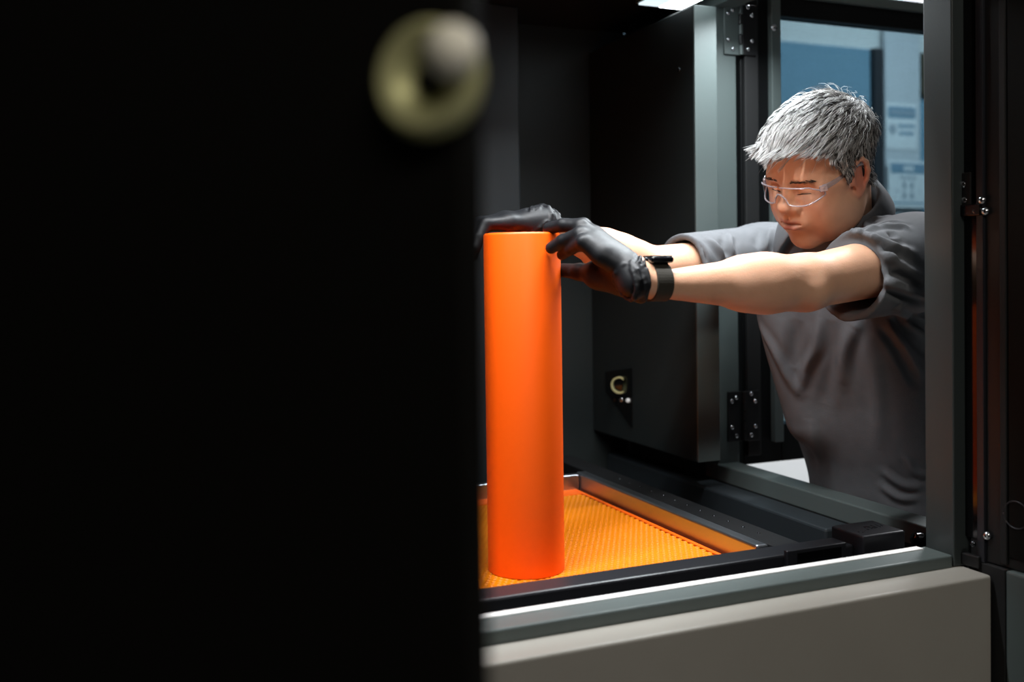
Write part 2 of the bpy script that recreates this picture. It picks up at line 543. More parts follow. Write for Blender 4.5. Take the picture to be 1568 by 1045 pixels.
# side door: opened to a right angle behind the man
sd = empty('side_door', (1.215, 1.70, 0.94)); sd.parent = P; sd.matrix_parent_inverse = P.matrix_world.inverted()
D = lambda name, *a, **k: box(name, *a, parent=sd, **k)
DZ0, DZ1 = 0.941, 1.935
D('hinge_stile', 1.222, 1.318, 1.702, 1.735, DZ0, DZ1, M['doorblk'], bev=0.002)
D('free_stile', 1.765, 1.83, 1.702, 1.735, DZ0, DZ1, M['doorblk'], bev=0.002)
D('top_rail', 1.318, 1.765, 1.702, 1.735, 1.882, DZ1, M['doorblk'], bev=0.002)
D('bottom_rail', 1.318, 1.765, 1.702, 1.735, DZ0, 1.02, M['doorblk'], bev=0.002)
D('top_flange', 1.300, 1.83, 1.690, 1.7035, 1.921, 1.941, M['frame'], bev=0.001)
gs = D('glazing_strip', 1.2915, 1.3150, 1.688, 1.703, 0.985, 1.922, M['frame'], bev=0.002)
D('glass_pane', 1.314, 1.770, 1.716, 1.722, 1.010, 1.890, M['tint'], bev=0.0)
D('door_seal', 1.228, 1.262, 1.694, 1.703, 0.96, 1.92, M['rubber'], bev=0.002)
bolt('strip_screw', (1.2970, 1.6880, 1.8518), (0, -1, 0), 0.0075, M['screw'], sd, h=0.004)


def corner_fillet(cx, cz, sx, sz, r):
    V = [(cx, 1.703, cz), (cx, 1.712, cz)]
    k = 8
    for i in range(k + 1):
        a = math.pi / 2 * i / k
        x = cx + sx * r * (1 - math.cos(a)); z = cz + sz * r * (1 - math.sin(a))
        V += [(x, 1.703, z), (x, 1.712, z)]
    F = []
    for i in range(k):
        a, b, c, d = 2 + 2 * i, 3 + 2 * i, 5 + 2 * i, 4 + 2 * i
        F += [(0, a, d), (1, c, b), (a, b, c, d)]
    return from_np('corner_fillet', V, F, M['black'], sd, smooth=False)


corner_fillet(1.315, 1.883, 1, -1, 0.016)


def hinge(zc, leafm):
    h = empty('hinge', (1.218, 1.70, zc)); h.parent = P; h.matrix_parent_inverse = P.matrix_world.inverted()
    hz = 0.052
    bm = bmesh.new(); bm_box(bm, 1.180, 1.2155, 1.6955, 1.6995, zc - hz, zc + hz, .0012)
    bm_obj('leaf', bm, leafm, h)
    bm = bmesh.new(); bm_box(bm, 1.2205, 1.2545, 1.690, 1.6945, zc - hz, zc + hz, .0012)
    bm_obj('leaf', bm, M['black'], h)
    for k in range(5):
        z0 = zc - hz + k * 2 * hz / 5 + .0008
        z1 = zc - hz + (k + 1) * 2 * hz / 5 - .0008
        lathe('knuckle', [(.0042, 0), (.0042, z1 - z0)], (1.218, 1.6935, z0), (0, 0, 1), leafm if k % 2 == 0 else M['black'], h, n=12)
    for (x, dz) in ((1.189, .032), (1.189, -.022), (1.200, .045 - .006), (1.200, -.040)):
        bolt('screw', (x, 1.6955, zc + dz), (0, -1, 0), .0048, M['screw'], h, h=.0035)
    for (x, dz) in ((1.233, .046), (1.243, .030), (1.243, -.022), (1.233, -.040)):
        bolt('screw', (x, 1.690, zc + dz), (0, -1, 0), .0048, M['screw'], h, h=.0035)


hinge(1.842, M['frame'])  # upper leaf in lighter paint for the LED light falling on it
hinge(1.045, M['black'])

# right front door: swung open towards the camera, seen along its inner face
rd = empty('front_door', (1.11, 1.005, 0.94)); rd.parent = P; rd.matrix_parent_inverse = P.matrix_world.inverted()
D2 = lambda name, *a, **k: box(name, *a, parent=rd, **k)
D2('door_leaf', 1.100, 1.130, 0.36, 1.010, 0.945, 2.02, M['black'], bev=0.002)
D2('inner_pane', 1.0985, 1.101, 0.9965, 1.0285, 0.975, 2.0, M['gloss'], bev=0.0)
D2('edge_strip', 1.0950, 1.101, 0.9850, 0.9960, 0.945, 2.0, M['rail'], bev=0.001)
D2('door_seal', 1.0960, 1.101, 0.9530, 0.9620, 0.950, 2.0, M['rubber'], bev=0.001)
D2('inner_panel', 1.0970, 1.101, 0.38, 0.9510, 0.960, 2.0, M['blackdoor'], bev=0.002)
_lc = Vector((1.0968, 0.9395, 1.0200))
tube('lock_ring', [_lc + Vector((0, .018 * math.cos(a_), .018 * math.sin(a_))) for a_ in np.linspace(0, 2 * math.pi, 33)], .0011, M['rail'], rd, n=6)
for q in ((1.0984, 1.0154, 1.4620), (1.0984, 1.0138, 1.4403), (1.0965, 0.9962, 1.4239), (1.0965, 0.9822, 1.4230), (1.0950, 0.9862, 1.4382)):
    bolt('latch_screw', q, (-1, -.3, 0), .0058, M['screw'], rd, h=.005)
box('latch_plate', 1.0915, 1.0985, 0.987, 1.022, 1.418, 1.434, M['darkscrew'], rd, bev=0.0015)
box('latch_plate', 1.0945, 1.0985, 1.004, 1.024, 1.431, 1.478, M['black'], rd, bev=0.0015)
bolt('hinge_screw', (1.0965, 0.9820, 0.9828), (-1, -.3, 0), .006, M['screw'], rd, h=.004)
box('hinge_bracket', 1.090, 1.0985, 0.990, 1.024, 0.936, 0.953, M['black'], rd, bev=0.002)
bolt('hinge_screw', (1.0895, 0.9985, 0.9688), (-1, -.3, 0), .0045, M['darkscrew'], rd, h=.003)
rd.rotation_euler.z = math.radians(6.0)   # opened a little past a right angle
B('lower_door', 1.098, 1.125, 0.36, 0.9505, 0.07, 0.9440, M['frame'], bev=0.003)
B('lower_gap', 1.097, 1.120, 0.951, 1.01, 0.06, 0.9445, M['rubber'], bev=0.001)

# left front door: swung towards the camera, large and dark at the left of the picture
ang = math.atan2(-0.62, 0.58)
fd = empty('front_door', (-0.43, 0.958, 0.1)); fd.parent = P; fd.matrix_parent_inverse = P.matrix_world.inverted()
dv = Vector((0.128 + 0.43, 0.352 - 0.958, 0)); L_ = dv.length; dv.normalize()
ln = bmesh.new()
bm_box(ln, 0, L_, 0.0, 0.016, 0.08, 2.02, .003)
o = bm_obj('door_leaf', ln, M['blackdoor'], None)
Rm = Matrix.Rotation(math.atan2(dv.y, dv.x), 4, 'Z'); Rm.translation = Vector((-0.43, 0.958, 0))
o.data.transform(Rm)
o.parent = fd; o.matrix_parent_inverse = fd.matrix_world.inverted()
nrm = Vector((dv.y, -dv.x, 0)); nrm = -nrm if nrm.dot(Vector((-1, -1, 0))) < 0 else nrm
kc = Vector((0.1060, 0.3498, 1.4239))
# put the knob base on the outer face of the leaf
base = Vector((-0.43, 0.958, 0)); dist = (kc - base).dot(nrm); kc = kc - nrm * (dist - 0.0008); kc.z = (0.1060, 0.3498, 1.4239)[2]
kb = lathe('door_knob', [(0.0215, 0), (0.0225, .003), (0.0220, .0070), (0.0190, .0100), (0.0150, .0095), (0.0100, .0068), (0.0075, .0030), (0.0002, .0028)],
           tuple(kc), tuple(nrm), M['brass'], fd, n=40)
lathe('key_cylinder', [(0.0062, 0), (0.0062, .0042), (0.0052, .005), (0.0002, .005)], tuple(kc), tuple(nrm), M['rubber'], fd, n=20)
kt = kc + dv * 0.0150 + Vector((0, 0, 0.0075)) + nrm * 0.007
lathe('knob_highlight', [(0.0075, 0), (0.0102, .004), (0.0102, .008), (0.0080, .0115), (0.0040, .0135), (0.0002, .0140)], tuple(kt), tuple(nrm), M['knob_glint'], fd, n=24)  # bright highlight of the knob, built as a white dome

# ------------------------------------------------------------------ lamps inside the machine
cl = empty('ceiling_light', (1.05, 1.47, 1.885), 'white strip light under the chamber roof beside the side opening', 'light')
box('housing', 1.000, 1.110, 1.20, 1.742, 1.888, 1.914, M['frame'], cl, bev=0.001)
box('diffuser', 1.052, 1.104, 1.21, 1.738, 1.8835, 1.889, M['led'], cl, bev=0.001)
box('reflector', 1.004, 1.051, 1.21, 1.738, 1.8845, 1.889, M['led_soft'], cl, bev=0.001)
fl = empty('ceiling_light', (0.43, 1.134, 1.905), 'white strip light hidden behind the front header of the chamber', 'light')
box('housing', 0.04, 0.82, 1.118, 1.150, 1.906, 1.914, M['black'], fl, bev=0.001)
box('diffuser', 0.05, 0.81, 1.122, 1.146, 1.899, 1.906, M['led_soft'], fl, bev=0.001)

# ------------------------------------------------------------------ resin tray
TX0, TX1, TY0, TY1 = 0.02, 0.858, 1.166, 1.735
tr = empty('resin_tray', (0.44, 1.46, 0.87), 'shallow steel tray with an orange perforated plate inside', 'tray')
box('side_rim', TX1, TX1 + .022, TY0, TY1 + .02, 0.869, 0.951, M['steel'], tr, bev=0.004, seg=3)
box('side_rim', TX0 - .022, TX0, TY0, TY1 + .02, 0.869, 0.951, M['steel'], tr, bev=0.004, seg=3)
box('back_rim', TX0, TX1 - .001, TY1, TY1 + .018, 0.869, 0.949, M['steel'], tr, bev=0.003, seg=3)
box('front_rim', TX0, TX1, TY0, TY0 + .014, 0.869, 0.915, M['steel'], tr, bev=0.003)
box('tray_bottom', TX0, TX1, TY0, TY1, 0.870, 0.893, M['resin'], tr, bev=0)
# perforated plate
pitch = 0.0098
R0 = pitch / math.sqrt(3); R1 = R0 * 0.66
zt = 0.920
V = []; F = []
x_hi, x_lo, y_lo, y_hi = 0.846, 0.03, 1.198, 1.694
row = 0
y = y_lo
while y <= y_hi:
    x = x_lo + (pitch / 2 if row % 2 else 0)
    while x <= x_hi - pitch / 2:
        b0 = len(V)
        for R_, z_ in ((R0, zt), (R1, zt), (R1 * .96, zt - .005)):
            for k in range(6):
                a = math.pi / 6 + k * math.pi / 3
                V.append((x + R_ * math.cos(a), y + R_ * math.sin(a), z_ - (0.0 if R_ == R1 else (0.0006 if R_ == R0 else 0))))
        for r_ in (0, 6):
            for k in range(6):
                k2 = (k + 1) % 6
                F.append((b0 + r_ + k, b0 + r_ + k2, b0 + r_ + 6 + k2, b0 + r_ + 6 + k))
        x += pitch
    y += pitch * math.sqrt(3) / 2
    row += 1
pp = from_np('perforated_plate', V, np.array(F), M['plate'], tr, smooth=False)
pp['kind'] = 'stuff'
box('plate_border', x_hi - .004, x_hi + .004, y_lo - .006, TY1, 0.893, 0.9212, M['plate_edge'], tr, bev=0.001)
box('plate_border', x_lo - .008, x_hi - .004, y_hi + .002, TY1, 0.893, 0.9208, M['plate_edge'], tr, bev=0.001)

# ------------------------------------------------------------------ printed orange tube
CX, CY, CR = 0.557, 1.305, 0.0555
ct = lathe('printed_tube', [(CR - .0045, 0.0), (CR, 0.0), (CR, 0.4820), (CR - .0006, .4838), (CR - .0022, .4852), (CR - .0040, .4850), (CR - .0046, .484), (CR - .0046, 0.004)],
           (CX, CY, 0.9205), (0, 0, 1), M['orange'], None, n=96)
tag(ct, 'tall bright orange printed tube standing upright on the perforated plate', 'tube')


# ================================================================== the man
# implicit-surface toolkit -------------------------------------------------
class Grid:
    def __init__(s, xs, ys, zs, bg=0.05):
        s.ax = [np.asarray(a, np.float32) for a in (xs, ys, zs)]
        s.f = np.full([len(a) for a in s.ax], bg, np.float32)

    def win(s, lo, hi):
        sl = []
        for a, l, h in zip(s.ax, lo, hi):
            i0 = max(0, np.searchsorted(a, l) - 1)
            i1 = min(len(a), np.searchsorted(a, h) + 1)
            if i1 <= i0: return None, None
            sl.append(slice(i0, i1))
        X = s.ax[0][sl[0]][:, None, None]; Y = s.ax[1][sl[1]][None, :, None]; Z = s.ax[2][sl[2]][None, None, :]
        return tuple(sl), (X, Y, Z)

    def add(s, prim, k=0.01, op='u'):
        fn, lo, hi = prim
        pad = max(k, 0.004) + 0.012
        sl, P_ = s.win([l - pad for l in lo], [h + pad for h in hi])
        if sl is None: return
        d = fn(*P_).astype(np.float32)
        a = s.f[sl]
        if op == 'u':
            h = np.maximum(k - np.abs(a - d), 0) / max(k, 1e-6)
            s.f[sl] = np.minimum(a, d) - h * h * k * .25
        elif op == 's':
            d = -d
            h = np.maximum(k - np.abs(a - d), 0) / max(k, 1e-6)
            s.f[sl] = np.maximum(a, d) + h * h * k * .25

    def sample(s, p):
        p = np.asarray(p, np.float32)
        idx = []; fr = []
        for i in range(3):
            a = s.ax[i]
            j = np.clip(np.searchsorted(a, p[..., i]) - 1, 0, len(a) - 2)
            idx.append(j); fr.append(np.clip((p[..., i] - a[j]) / (a[j + 1] - a[j]), 0, 1))
        out = 0
        for dx in (0, 1):
            for dy in (0, 1):
                for dz in (0, 1):
                    w = (fr[0] if dx else 1 - fr[0]) * (fr[1] if dy else 1 - fr[1]) * (fr[2] if dz else 1 - fr[2])
                    out = out + w * s.f[idx[0] + dx, idx[1] + dy, idx[2] + dz]
        return out

    def grad(s, p, e=0.004):
        g = np.stack([s.sample(p + np.eye(3)[i] * e) - s.sample(p - np.eye(3)[i] * e) for i in range(3)], -1)
        return g / (np.linalg.norm(g, axis=-1, keepdims=True) + 1e-9)

    def snap(s, p, it=8):
        p = np.array(p, float)
        for _ in range(it):
            p = p - s.grad(p) * s.sample(p)[..., None] * .8
        return p

    def mesh(s):
        f = s.f
        ins = f < 0
        nx, ny, nz = f.shape
        cnt = np.zeros((nx - 1, ny - 1, nz - 1), np.uint8)
        C = [(a, b, c) for a in (0, 1) for b in (0, 1) for c in (0, 1)]
        for a, b, c in C:
            cnt += ins[a:nx - 1 + a, b:ny - 1 + b, c:nz - 1 + c]
        I, J, K = np.nonzero((cnt > 0) & (cnt < 8))
        vid = np.full(cnt.shape, -1, np.int32)
        vid[I, J, K] = np.arange(len(I))
        vals = {c: f[I + c[0], J + c[1], K + c[2]] for c in C}
        pos = {c: np.stack([s.ax[0][I + c[0]], s.ax[1][J + c[1]], s.ax[2][K + c[2]]], 1) for c in C}
        acc = np.zeros((len(I), 3), np.float64); num = np.zeros(len(I))
        for c in C:
            for ax in range(3):
                if c[ax] == 0:
                    d = list(c); d[ax] = 1; d = tuple(d)
                    a, b = vals[c], vals[d]
                    m = (a < 0) != (b < 0)
                    t = np.where(m, a / np.where(m, a - b, 1), 0)
                    acc += np.where(m[:, None], pos[c] + (pos[d] - pos[c]) * t[:, None], 0)
                    num += m
        V = acc / num[:, None]
        Q = []
        for ax in range(3):
            u, v = (ax + 1) % 3, (ax + 2) % 3
            s0 = [slice(None)] * 3; s1 = [slice(None)] * 3
            s0[ax] = slice(0, -1); s1[ax] = slice(1, None)
            A = ins[tuple(s0)]; Bq = ins[tuple(s1)]
            idx = np.nonzero(A != Bq)
            ok = (idx[u] > 0) & (idx[v] > 0) & (idx[u] < f.shape[u] - 1) & (idx[v] < f.shape[v] - 1)
            idx = [q[ok] for q in idx]
            fl = A[tuple(idx)]
            def cell(du, dv):
                q = [x.copy() for x in idx]
                q[u] = q[u] - du; q[v] = q[v] - dv
                return vid[tuple(q)]
            a, b, c, d = cell(1, 1), cell(0, 1), cell(0, 0), cell(1, 0)
            q = np.stack([a, b, c, d], 1)
            q[~fl] = q[~fl][:, ::-1]
            Q.append(q)
        Q = np.concatenate(Q)
        Q = Q[(Q >= 0).all(1)]
        return V, Q


def relax(V, Q, it=1, w=0.5):
    for _ in range(it):
        S = np.zeros_like(V); n = np.zeros(len(V))
        for a, b in ((0, 1), (1, 2), (2, 3), (3, 0)):
            np.add.at(S, Q[:, a], V[Q[:, b]]); np.add.at(n, Q[:, a], 1)
            np.add.at(S, Q[:, b], V[Q[:, a]]); np.add.at(n, Q[:, b], 1)
        V = V * (1 - w) + w * S / np.maximum(n, 1)[:, None]
    return V


class Fr:
    """local frame: world = c + R @ (s * local)"""
    def __init__(s, c=(0, 0, 0), R=None, sc=1.0):
        s.c = np.asarray(c, float); s.R = np.eye(3) if R is None else np.asarray(R, float); s.s = sc

    def w(s, p):
        return s.c + (np.asarray(p, float) * s.s) @ s.R.T

    def loc(s, p):
        return ((np.asarray(p, float) - s.c) @ s.R) / s.s


WORLD = Fr()


def ell(c, r, fr=WORLD, R=None):
    c = fr.w(c); A = fr.R if R is None else fr.R @ R
    r = np.asarray(r, float) * fr.s
    ext = np.sqrt(((A * r) ** 2).sum(1))
    def fn(X, Y, Z):
        x, y, z = X - c[0], Y - c[1], Z - c[2]
        q = [x * A[0, i] + y * A[1, i] + z * A[2, i] for i in range(3)]
        k0 = np.sqrt((q[0] / r[0]) ** 2 + (q[1] / r[1]) ** 2 + (q[2] / r[2]) ** 2)
        k1 = np.sqrt((q[0] / r[0] ** 2) ** 2 + (q[1] / r[1] ** 2) ** 2 + (q[2] / r[2] ** 2) ** 2) + 1e-9
        return k0 * (k0 - 1) / k1
    return fn, c - ext, c + ext


def cap(a, b, ra, rb, fr=WORLD, flat=None, fdir=None):
    """tapered capsule; flat<1 squashes it along fdir"""
    a = fr.w(a); b = fr.w(b); ra *= fr.s; rb *= fr.s
    d = b - a; L2 = float(d @ d) + 1e-12
    R_ = max(ra, rb)
    if flat is not None:
        n = np.asarray(fdir, float); n = n - d * (n @ d) / L2; n /= np.linalg.norm(n)
    def fn(X, Y, Z):
        x, y, z = X - a[0], Y - a[1], Z - a[2]
        t = np.clip((x * d[0] + y * d[1] + z * d[2]) / L2, 0, 1)
        px, py, pz = x - t * d[0], y - t * d[1], z - t * d[2]
        rr = ra + (rb - ra) * t
        if flat is not None:
            h = px * n[0] + py * n[1] + pz * n[2]
            e = h * (1 / flat - 1)
            px, py, pz = px + n[0] * e, py + n[1] * e, pz + n[2] * e
            return (np.sqrt(px * px + py * py + pz * pz) - rr) * (flat + 1) * .5
        return np.sqrt(px * px + py * py + pz * pz) - rr
    return fn, np.minimum(a, b) - R_, np.maximum(a, b) + R_


def chain(g, pts, rad, k=0.006, op='u', fr=WORLD):
    for i in range(len(pts) - 1):
        g.add(cap(pts[i], pts[i + 1], rad[i], rad[i + 1], fr), k, op)


def eul(yaw, pitch, roll):
    def Rz(a): c, s = math.cos(a), math.sin(a); return np.array([[c, -s, 0], [s, c, 0], [0, 0, 1]])
    def Ry(a): c, s = math.cos(a), math.sin(a); return np.array([[c, 0, s], [0, 1, 0], [-s, 0, c]])
    def Rx(a): c, s = math.cos(a), math.sin(a); return np.array([[1, 0, 0], [0, c, -s], [0, s, c]])
    return Rz(yaw) @ Ry(pitch) @ Rx(roll)


def Rax(axis, deg):
    return np.array(Matrix.Rotation(math.radians(deg), 3, axis))


HEAD = Fr((1.0934, 1.3049, 1.5109), eul(math.radians(187.0), math.radians(24.5), math.radians(-11.0)), 0.885)

# joints -------------------------------------------------------------------
LSH = np.array((1.1859, 1.1927, 1.3607)); LEL = np.array((0.9274, 1.1420, 1.3292)); LWR = np.array((0.6813, 1.1421, 1.3308))
RSH = np.array((1.1571, 1.5512, 1.3671)); REL = np.array((0.8432, 1.4535, 1.3547)); RWR = np.array((0.6241, 1.3726, 1.4224))
NECK0 = np.array([1.190, 1.372, 1.415])


def axis_grid(segs):
    out = []
    for a, b, h in segs:
        n = max(1, int(round((b - a) / h)))
        out.append(np.linspace(a, b, n, endpoint=False))
    out.append([segs[-1][1]])
    return np.concatenate(out)


GB = Grid(axis_grid([(0.47, 0.94, .0035), (0.94, 1.20, .0020), (1.20, 1.46, .005)]),
          axis_grid([(1.08, 1.20, .0035), (1.20, 1.41, .0020), (1.41, 1.64, .0035)]),
          axis_grid([(0.06, 1.27, .010), (1.27, 1.39, .0030), (1.39, 1.66, .0020)]))
g = GB
# trunk and legs (under the clothes)
g.add(ell((1.215, 1.385, 1.27), (.075, .130, .12)), .03)
g.add(ell((1.255, 1.395, 1.12), (.070, .115, .13)), .03)
g.add(ell((1.310, 1.395, 0.96), (.060, .115, .10)), .03)
for sgn in (-1, 1):
    g.add(cap((1.31, 1.395 + sgn * .075, .93), (1.315, 1.395 + sgn * .09, .50), .062, .046), .02)
    g.add(cap((1.315, 1.395 + sgn * .09, .50), (1.345, 1.395 + sgn * .095, .10), .044, .032), .01)
g.add(cap((1.215, 1.36, 1.36), LSH, .06, .052), .03)
g.add(cap((1.215, 1.40, 1.36), RSH, .06, .052), .03)
# neck
g.add(cap(NECK0, HEAD.w((-.035, 0, -.045)), .056, .055), .03)
g.add(cap(NECK0 + np.array([-.03, -.008, .0]), HEAD.w((.0, 0, -.075)), .040, .040), .03)
# near (left) arm: upper arm, forearm with muscle, wrist
def arm(SH, EL, WR, out, k1=1.0):
    up = np.array([0, 0, 1.0])
    m1 = SH + (EL - SH) * .5
    g.add(cap(SH, EL, .047 * k1, .037 * k1), .02)
    d = WR - EL
    g.add(cap(EL, EL + d * .42, .037 * k1, .0375 * k1), .02)
    g.add(cap(EL + d * .30, WR, .038 * k1, .0172 * k1), .014)
    g.add(ell(EL + d * .25 + out * .006, (.055, .036 * k1, .035 * k1), WORLD, np.stack([d / np.linalg.norm(d), np.cross(up, d / np.linalg.norm(d)), up], 1)), .02)
    g.add(ell(EL - d * .02 + out * .030 + up * -.012, (.014, .012, .014)), .02)


arm(LSH, LEL, LWR, np.array([-.35, -.93, -.1]), 1.03)
arm(RSH, REL, RWR, np.array([.2, .95, -.1]), 0.95)
# elbow hollow and bone on the near arm
g.add(ell((0.8941, 1.1148, 1.3345), (.012, .006, .006)), .014, 's')
g.add(cap((0.8864, 1.1178, 1.3309), (0.8995, 1.1132, 1.3189), .007, .006), .016)

# hands (inside the gloves) ---------------------------------------------------
LH = dict(
    mcp=[np.array((0.6151, 1.1705, 1.3703)), np.array((0.6170, 1.1851, 1.3821)), np.array((0.6213, 1.2009, 1.3914)), np.array((0.6315, 1.2185, 1.3984))],
    pip=[np.array((0.5956, 1.1855, 1.3892)), np.array((0.5989, 1.2017, 1.4004)), np.array((0.6080, 1.2177, 1.4118)), np.array((0.6240, 1.2415, 1.4149))],
    dip=[np.array((0.5931, 1.2188, 1.3813)), np.array((0.5847, 1.2258, 1.3923)), np.array((0.5925, 1.2415, 1.4147)), np.array((0.6115, 1.2683, 1.4162))],
    tip=[np.array((0.5925, 1.2449, 1.3738)), np.array((0.5741, 1.2419, 1.3829)), np.array((0.5805, 1.2637, 1.4112)), np.array((0.6000, 1.2925, 1.4135))],
    rad=[(.0105, .0092, .0082, .0075), (.0112, .0096, .0086, .0078), (.0115, .0100, .0088, .0080), (.0112, .0098, .0088, .0080)],
    thumb=[np.array((0.6560, 1.1787, 1.3355)), np.array((0.6382, 1.2210, 1.3447)), np.array((0.6246, 1.2548, 1.3488)), np.array((0.6118, 1.2840, 1.3519))],
    wr=LWR)
RH = dict(
    mcp=[np.array((0.5578, 1.3535, 1.4240)), np.array((0.5593, 1.3725, 1.4279)), np.array((0.5643, 1.3900, 1.4289)), np.array((0.5747, 1.4051, 1.4268))],
    pip=[np.array((0.5211, 1.3557, 1.4220)), np.array((0.5197, 1.3736, 1.4238)), np.array((0.5243, 1.3912, 1.4238)), np.array((0.5361, 1.4058, 1.4216))],
    dip=[np.array((0.5074, 1.3501, 1.4015)), np.array((0.5045, 1.3642, 1.4001)), np.array((0.5097, 1.3815, 1.3969)), np.array((0.5202, 1.3987, 1.3935))],
    tip=[np.array((0.4999, 1.3442, 1.3861)), np.array((0.4955, 1.3545, 1.3806)), np.array((0.5023, 1.3733, 1.3772)), np.array((0.5134, 1.3924, 1.3756))],
    rad=[(.0105, .0092, .0082, .0075), (.0112, .0096, .0086, .0078), (.0115, .0100, .0088, .0080), (.0112, .0098, .0088, .0080)],
    thumb=[np.array((0.6230, 1.4000, 1.4177)), np.array((0.6117, 1.4152, 1.4061)), np.array((0.5943, 1.4113, 1.3917)), np.array((0.5801, 1.4039, 1.3814))],
    wr=RWR)


def hand(gr, H, off, k=.006):
    wr = H['wr']
    mm = np.mean(H['mcp'], 0)
    ax = mm - wr
    w1 = wr + ax * .12
    side = H['mcp'][0] - H['mcp'][3]
    nrm_ = np.cross(ax, side); nrm_ /= np.linalg.norm(nrm_)
    for i in range(4):
        c0 = w1 + side * (.25 - i * .167) * .5
        gr.add(cap(c0, H['mcp'][i], .0128 + off, .0120 + off), .018)
        r = H['rad'][i]
        ch = [H['mcp'][i], H['pip'][i], H['dip'][i], H['tip'][i]]
        for j in range(3):
            gr.add(cap(ch[j], ch[j + 1], r[j] + off, r[j + 1] + off), .0075 if j == 0 else .0035)
    th = H['thumb']
    rt = (.0165, .0135, .0112, .0095)
    for j in range(3):
        gr.add(cap(th[j], th[j + 1], rt[j] + off, rt[j + 1] + off), .006)
    gr.add(cap(wr, w1 + ax * .25, .0158 + off, .0165 + off), .008)
    gr.add(cap(th[0], w1 + ax * .35 + side * .2, .016 + off, .014 + off), .014)
    gr.add(cap(wr + ax * .1, th[1], .0165 + off, .0125 + off), .024)
    gr.add(cap(w1 + ax * .2 + side * .15, th[1], .016 + off, .012 + off), .020)


hand(g, LH, -.0022)
hand(g, RH, -.0022)

# head ------------------------------------------------------------------------
H = HEAD
def E(c, r, k=.02, op='u', R=None): g.add(ell(c, r, H, R), k, op)
def Cc(a, b, ra, rb, k=.01, op='u'): g.add(cap(a, b, ra, rb, H), k, op)
E((-.012, 0, .038), (.100, .077, .084), .02)
E((.035, 0, .030), (.055, .064, .062), .03)
E((.030, 0, -.030), (.056, .064, .072), .03)
E((.034, 0, -.082), (.050, .051, .043), .03)
E((.068, 0, -.109), (.021, .027, .019), .02)
for sg in (-1, 1):
    E((.052, sg * .040, -.034), (.034, .028, .034), .025)
    E((.040, sg * .046, -.066), (.034, .022, .034), .025)
    E((.002, sg * .054, -.066), (.030, .020, .034), .025)
    Cc((.060, sg * .058, .004), (.020, sg * .068, .0), .012, .012, .02)
Cc((.080, -.036, .020), (.080, .036, .020), .012, .012, .018)
for sg in (-1, 1):
    E((.097, sg * .032, -.001), (.016, .020, .011), .014, 's')
    E((.0745, sg * .032, -.0025), (.0145, .0165, .0130), .006)
    # upper-lid fold and lid opening
    Cc((.0865, sg * .018, .0062), (.0835, sg * .045, .0055), .0016, .0012, .004, 's')
    Cc((.0885, sg * .020, -.0085), (.0845, sg * .045, -.0065), .0013, .0010, .003, 's')
    # soft bag under the eye
    Cc((.0865, sg * .022, -.0180), (.081, sg * .044, -.0165), .0030, .0026, .008)
# nose
Cc((.086, 0, .010), (.103, 0, -.026), .0090, .0115, .014)
E((.1060, 0, -.0300), (.0130, .0140, .0120), .008)
for sg in (-1, 1):
    E((.0950, sg * .0165, -.0335), (.0120, .0090, .0095), .006)
    E((.1000, sg * .0075, -.0445), (.0050, .0040, .0035), .004, 's')
    Cc((.092, sg * .024, -.041), (.076, sg * .036, -.072), .0022, .0016, .008, 's')
# mouth
E((.082, 0, -.0610), (.020, .032, .022), .018)
Cc((.1005, -.006, -.0580), (.0900, -.0275, -.0630), .0056, .0030, .007)
Cc((.1005, .006, -.0580), (.0900, .0275, -.0630), .0056, .0030, .007)
Cc((.1005, -.006, -.0580), (.1005, .006, -.0580), .0054, .0054, .004)
Cc((.0985, -.009, -.0725), (.0985, .009, -.0725), .0072, .0072, .007)
Cc((.0985, -.009, -.0725), (.0890, -.0260, -.0675), .0066, .0034, .007)
Cc((.0985, .009, -.0725), (.0890, .0260, -.0675), .0066, .0034, .007)
Cc((.1060, -.012, -.0645), (.0925, -.0260, -.0655), .0022, .0012, .003, 's')
Cc((.1060, .012, -.0645), (.0925, .0260, -.0655), .0022, .0012, .003, 's')
Cc((.1060, -.012, -.0645), (.1060, .012, -.0645), .0024, .0024, .003, 's')
Cc((.098, -.014, -.0840), (.098, .014, -.0840), .0040, .0040, .012, 's')
Cc((.1075, 0, -.0470), (.1045, 0, -.0550), .0022, .0022, .004, 's')
# ears
EAR = [(.010, .0, .006), (.006, .004, .020), (-.004, .007, .029), (-.017, .009, .030), (-.026, .010, .020), (-.028, .010, .004), (-.023, .008, -.012), (-.014, .005, -.026)]
for sg in (-1, 1):
    rim = [(x + .004, sg * (.0765 + yy), z - .006) for x, yy, z in EAR]
    E((-.004, sg * .0785, -.002), (.019, .0055, .030), .006, R=Rax('Z', sg * 14))
    chain(g, rim, [.0036, .0042, .0048, .0050, .0050, .0048, .0046, .0042], .003, fr=H)
    E((-.004, sg * .0785, -.036), (.0085, .0055, .0105), .007)
    E((-.001, sg * .0850, -.006), (.0095, .0055, .0150), .005, 's')
    E((-.008, sg * .0865, .012), (.0070, .0030, .0080), .004, 's')
    Cc((.014, sg * .078, .0), (.014, sg * .0785, -.012), .0042, .0042, .005)

V, Q = GB.mesh()
V = relax(V, Q, 1, .35)
loc = HEAD.loc(V)
base = np.array(lin(216, 166, 136)[:3])
tone = np.tile(base, (len(V), 1))


def blend(mask, col):
    global tone
    mask = np.clip(mask, 0, 1)[:, None]
    tone = tone * (1 - mask) + np.array(lin(*col)[:3]) * mask


def blob(c, r, soft=.5):
    q = (loc - np.array(c)) / np.array(r)
    d = np.sqrt((q ** 2).sum(1))
    return np.clip((1 - d) / soft, 0, 1)


